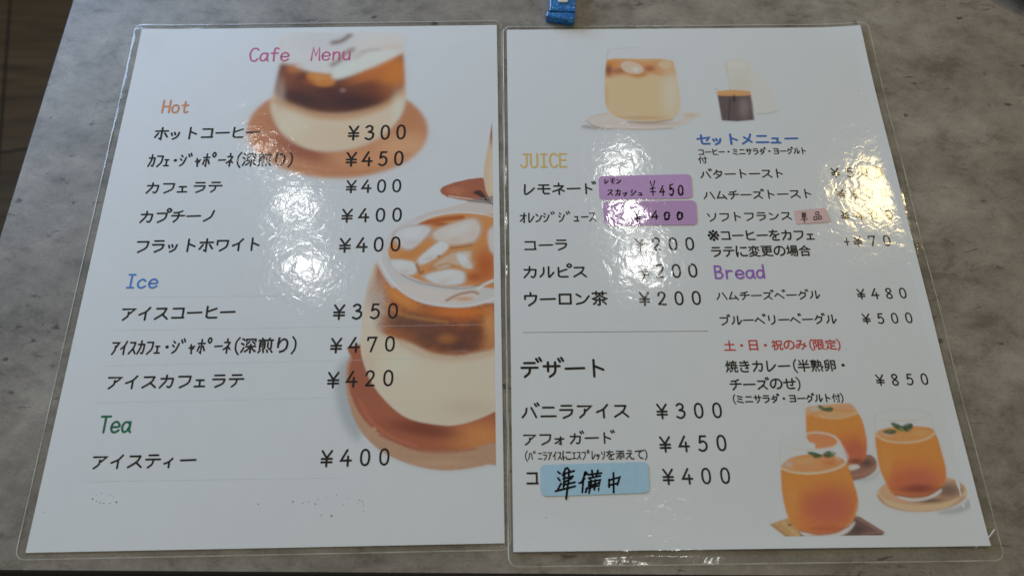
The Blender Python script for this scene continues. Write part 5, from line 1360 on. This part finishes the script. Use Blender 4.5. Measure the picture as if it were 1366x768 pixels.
def paint(name, sh, ops, root, umax=None, umin=1.0, vmin=4.0):
    umax = umax or (206.9 if sh == 'L' else 206)
    allp = [q for o in ops if o[0] in ('poly', 'stroke') for q in o[1]]
    a = np.array(allp)
    u0, v0 = np.maximum(a.min(0) - 6, (umin, vmin))
    u1, v1 = np.minimum(a.max(0) + 6, (umax, 292))
    us = np.arange(u0, u1, STEP)
    vs = np.arange(v0, v1, STEP)
    X, Y = np.meshgrid(us, vs)
    col = np.full(X.shape + (3,), 0.80)
    ids = np.zeros(X.shape, int)
    touched = np.zeros(X.shape, bool)
    names, masks = [''], {}

    def comp(m, c, alpha, clip, idn):
        if clip:
            m = m * masks[clip]
        m = (m * alpha)[..., None]
        col[:] = col * (1 - m) + np.array(c) * m
        touched[m[..., 0] > 0.02] = True
        if idn:
            if idn not in names:
                names.append(idn)
            ids[m[..., 0] > 0.15] = names.index(idn)

    for k, o in enumerate(ops):
        if o[0] == 'poly':
            _, pts, c, blur, al, clip, idn, save, sm = o
            d = sdf(close_smooth(pts) if sm else pts, X, Y)
            t = np.clip(0.5 - d / max(blur, STEP), 0, 1)
            m = t * t * (3 - 2 * t)
            if save:
                masks[save] = m * (masks[clip] if clip else 1)
            comp(m, c, al, clip, idn)
        elif o[0] == 'stroke':
            _, pts, c, hw, blur, al, clip, idn, sm = o
            P = smooth_line(pts, 5) if sm and len(pts) > 2 else pts
            d = np.full(X.shape, 1e9)
            for (ax, ay), (bx, by) in zip(P[:-1], P[1:]):
                ex, ey = bx - ax, by - ay
                t = np.clip(((X - ax) * ex + (Y - ay) * ey) / (ex * ex + ey * ey + 1e-12), 0, 1)
                d = np.minimum(d, np.hypot(X - ax - t * ex, Y - ay - t * ey))
            t = np.clip(0.5 - (d - hw) / max(blur, STEP), 0, 1)
            comp(t * t * (3 - 2 * t), c, al, clip, idn)
        elif o[0] == 'blob':
            _, (cx, cy), (a_, b_, c_, d_), c, al, clip = o
            p, q = (X - cx) * a_ + (Y - cy) * b_, (X - cx) * c_ + (Y - cy) * d_
            comp(np.exp(-1.6 * (p * p + q * q) ** 1.4), c, al, clip, '')
        elif o[0] == 'noise':
            _, amp, scale, clip = o
            n = value_noise(X.shape, STEP, scale, k)
            col[:] = np.clip(col * (1 + (amp * n * masks[clip])[..., None]), 0.003, 0.9)
        elif o[0] == 'soften':
            s = o[1] / STEP
            r = int(3 * s) + 1
            w = np.exp(-0.5 * (np.arange(-r, r + 1) / s) ** 2)
            w /= w.sum()
            for ax in (0, 1):
                pad = [(0, 0)] * 3
                pad[ax] = (r, r)
                q = np.pad(col, pad, mode='edge')
                acc = 0
                for i, wi in enumerate(w):
                    sl = [slice(None)] * 3
                    sl[ax] = slice(i, i + col.shape[ax])
                    acc = acc + wi * q[tuple(sl)]
                col[:] = acc
            touched[np.abs(col - 0.8).max(-1) > 0.008] = True
    # soft pixels of paint that belong to no drink go to the nearest picture drawn first
    ids[(ids == 0) & touched] = 1
    nu, nv = len(us), len(vs)
    P = place(sh, X.ravel(), Y.ravel(), Z_PICT)
    F = grid_faces(nu, nv)
    fid = ids.ravel()[F].max(1)
    ft = touched.ravel()[F].any(1)
    colf = np.concatenate([col.reshape(-1, 3), np.ones((nu * nv, 1))], 1)
    made = {}
    for i in range(1, len(names)):
        sel = F[(fid == i) & ft]
        if len(sel) < 12:
            continue
        uniq, inv = np.unique(sel.ravel(), return_inverse=True)
        o = mesh(names[i].split('#')[0], P[uniq].tolist(), inv.reshape(-1, 4).tolist(), M_PRINT, root, PICTURE_LABEL.get((name, names[i])))
        at = o.data.color_attributes.new('print', 'FLOAT_COLOR', 'POINT')
        at.data.foreach_set('color', colf[uniq].astype(np.float32).ravel())
        made.setdefault(names[i], []).append(o)
    return made


def rounded_quad(q, r, n=6):
    out = []
    m = len(q)
    for i in range(m):
        p, a, b = np.array(q[i]), np.array(q[i - 1]), np.array(q[(i + 1) % m])
        d1, d2 = (a - p) / np.hypot(*(a - p)), (b - p) / np.hypot(*(b - p))
        s, e = p + d1 * r, p + d2 * r
        for k in range(n + 1):
            t = k / n
            out.append(tuple((1 - t) ** 2 * s + 2 * t * (1 - t) * p + t * t * e))
    return out


# ------------------------------------------------------------------ the two menus
menus = {}
menus['L'] = thing('laminated_menu', 'laminated white menu of hot, ice and tea drinks beside large photos of iced latte', 'menu',
                   (*POSE['L'][:2], 0), POSE['L'][2], 'laminated menus on the table')
menus['R'] = thing('laminated_menu', 'laminated white menu of juice and bread with purple and blue stickers on it', 'menu',
                   (*POSE['R'][:2], 0), POSE['R'][2], 'laminated menus on the table')
for sh, root in menus.items():
    make_paper(sh, root)
    make_film(sh, root)

for name, sh, ops in PICTURES:
    paint(name, sh, ops, menus[sh])

for row in TEXT:
    text_line(*row, menus[row[0]])

for sh, name, a, b, w, ink in RULES:
    vs, fs = [], []
    if name == 'dotted_rule':
        n = int((b[0] - a[0]) / 0.95)
        for i in range(n):
            t0, t1 = i / n, (i + 0.5) / n
            ribbon(vs, fs, [(a[0] + (b[0] - a[0]) * t0, a[1] + (b[1] - a[1]) * t0), (a[0] + (b[0] - a[0]) * t1, a[1] + (b[1] - a[1]) * t1)], w, Z_RULE)
    else:
        n = 12
        ribbon(vs, fs, [(a[0] + (b[0] - a[0]) * i / n, a[1] + (b[1] - a[1]) * i / n) for i in range(n + 1)], w, Z_RULE)
    ink_mesh(sh, name, vs, fs, INK[ink], menus[sh])

M_SPECK = plain('worn_grey_print', (0.16, 0.17, 0.19), 0.7, spec=0.1)
rng = random.Random(3)
left = list(SPECKS)
while left:                                    # worn spots that lie together are one patch of wear
    patch = [left.pop(0)]
    grew = True
    while grew:
        near = [s for s in left if s[0] == patch[0][0] and any(math.hypot(s[1] - q[1], s[2] - q[2]) < 16 for q in patch)]
        left = [s for s in left if s not in near]
        patch += near
        grew = bool(near)
    vs, fs = [], []
    for q, u, v, r in patch:
        b = len(vs)
        n = 9
        for i in range(n):
            a = 2 * math.pi * i / n
            rr = r * rng.uniform(.6, 1.2)
            vs.append((u + rr * math.cos(a), v + rr * .8 * math.sin(a), Z_RULE + .012))
        fs.append(tuple(range(b, b + n)))
    ink_mesh(patch[0][0], 'worn_print', vs, fs, M_SPECK, menus[patch[0][0]])

STICKER_LABEL = {'upper_purple': 'matte purple sticker with lemon squash written by hand', 'lower_purple': 'glossy purple sticker under clear tape',
                 'blue': 'light blue sticker with black handwriting', 'pink': 'small pink square-cut sticker'}
for name, mat, quad, rad, marks in STICKERS:
    pts = rounded_quad(quad, rad)
    n = len(pts)
    A = np.array(pts)
    top = place('R', A[:, 0], A[:, 1], Z_STICK)
    bot = place('R', A[:, 0], A[:, 1], Z_STICK - 0.07)
    if name == 'pink':
        top[7:14, 2] += 0.12
        bot[7:14, 2] += 0.12
    faces = [tuple(range(n))[::-1], tuple(range(n, 2 * n))] + [(i, (i + 1) % n, n + (i + 1) % n, n + i) for i in range(n)]
    o = mesh('sticker', np.vstack([top, bot]).tolist(), faces, STICKER_MAT[mat], menus['R'], STICKER_LABEL[name])
    bm = bmesh.new()
    bm.from_mesh(o.data)
    bmesh.ops.recalc_face_normals(bm, faces=bm.faces)
    bm.to_mesh(o.data)
    bm.free()
    vs, fs = [], []
    i = 0
    rng = random.Random(name)
    for ch, u0, v0, u1, v1, w in marks:
        for stk in glyph(ch):
            i += 1
            pts = [(u0 + (u1 - u0) * (px + (50 - py) * .12 + rng.uniform(-5, 5)) / 100, v0 + (v1 - v0) * (py - (px - 50) * .05 + rng.uniform(-5, 5)) / 100) for px, py in stk]
            ribbon(vs, fs, pts, w * (1.6 if name == 'pink' else 1.75), Z_STICK + 0.03 + (i % 7) * .006 + (0.2 if name == 'pink' else 0))
    ink_mesh('R', 'handwriting', vs, fs, INK['marker'], o)

# a whitened crease across the film at the right menu's lower right corner
vs, fs = [], []
M_CREASE = plain('whitened_plastic_crease', (0.82, 0.84, 0.86), 0.25)
ribbon(vs, fs, [(202.8, 297.8), (205.5, 296.4), (206.8, 295.2), (208.2, 294.6), (209.2, 293.6), (210.4, 293.0)], 0.11, Z_FILM + .05)
ribbon(vs, fs, [(209.6, 293.6), (210.8, 292.6), (212.0, 291.4), (213.2, 290.2)], 0.5, Z_FILM + .07)
ink_mesh('R', 'film_crease', vs, fs, M_CREASE, menus['R'])

# ------------------------------------------------------------------ blue glitter clip behind the menus
clip = thing('plastic_clip', 'small blue glittery plastic clip lying above the upper edge of the right menu', 'clip', (28.5, 362, 0.05), 0)
bm = bmesh.new()
prism(bm, [(-9.4, -11.6), (6.4, -14.6), (7.6, -13.2), (7.9, -8.5), (-8.8, -8.0)], 0, 5.2, 0.6)
bm_obj('clip_base', bm, M_CLIP, clip)
bm = bmesh.new()
prism(bm, [(-7.5, -7.9), (7.95, -8.4), (8.9, 13), (-6.2, 13)], 0, 6.0, 0.6)
bm_obj('clip_body', bm, M_CLIP, clip)
bm = bmesh.new()
prism(bm, round_rect(-2.3, -2.2, 3.6, 5.5, 0.9, 4), 6.05, 7.0, 0.3)
bm_obj('clip_latch', bm, M_WHITE_PLASTIC, clip)

# ------------------------------------------------------------------ dark dish at the upper right
dish = thing('black_dish', 'black round dish at the far right corner, only a sliver of its rim in view', 'dish', (326, 401, 0.05))
lathe('dish_body', [(0, 0), (30, 0), (33, 1.0), (41.6, 6.5), (42.2, 7.2), (41.6, 7.8), (40.4, 7.4), (32, 2.6), (0, 2.2)], M_DISH, dish, (0, 0, 0), 72)
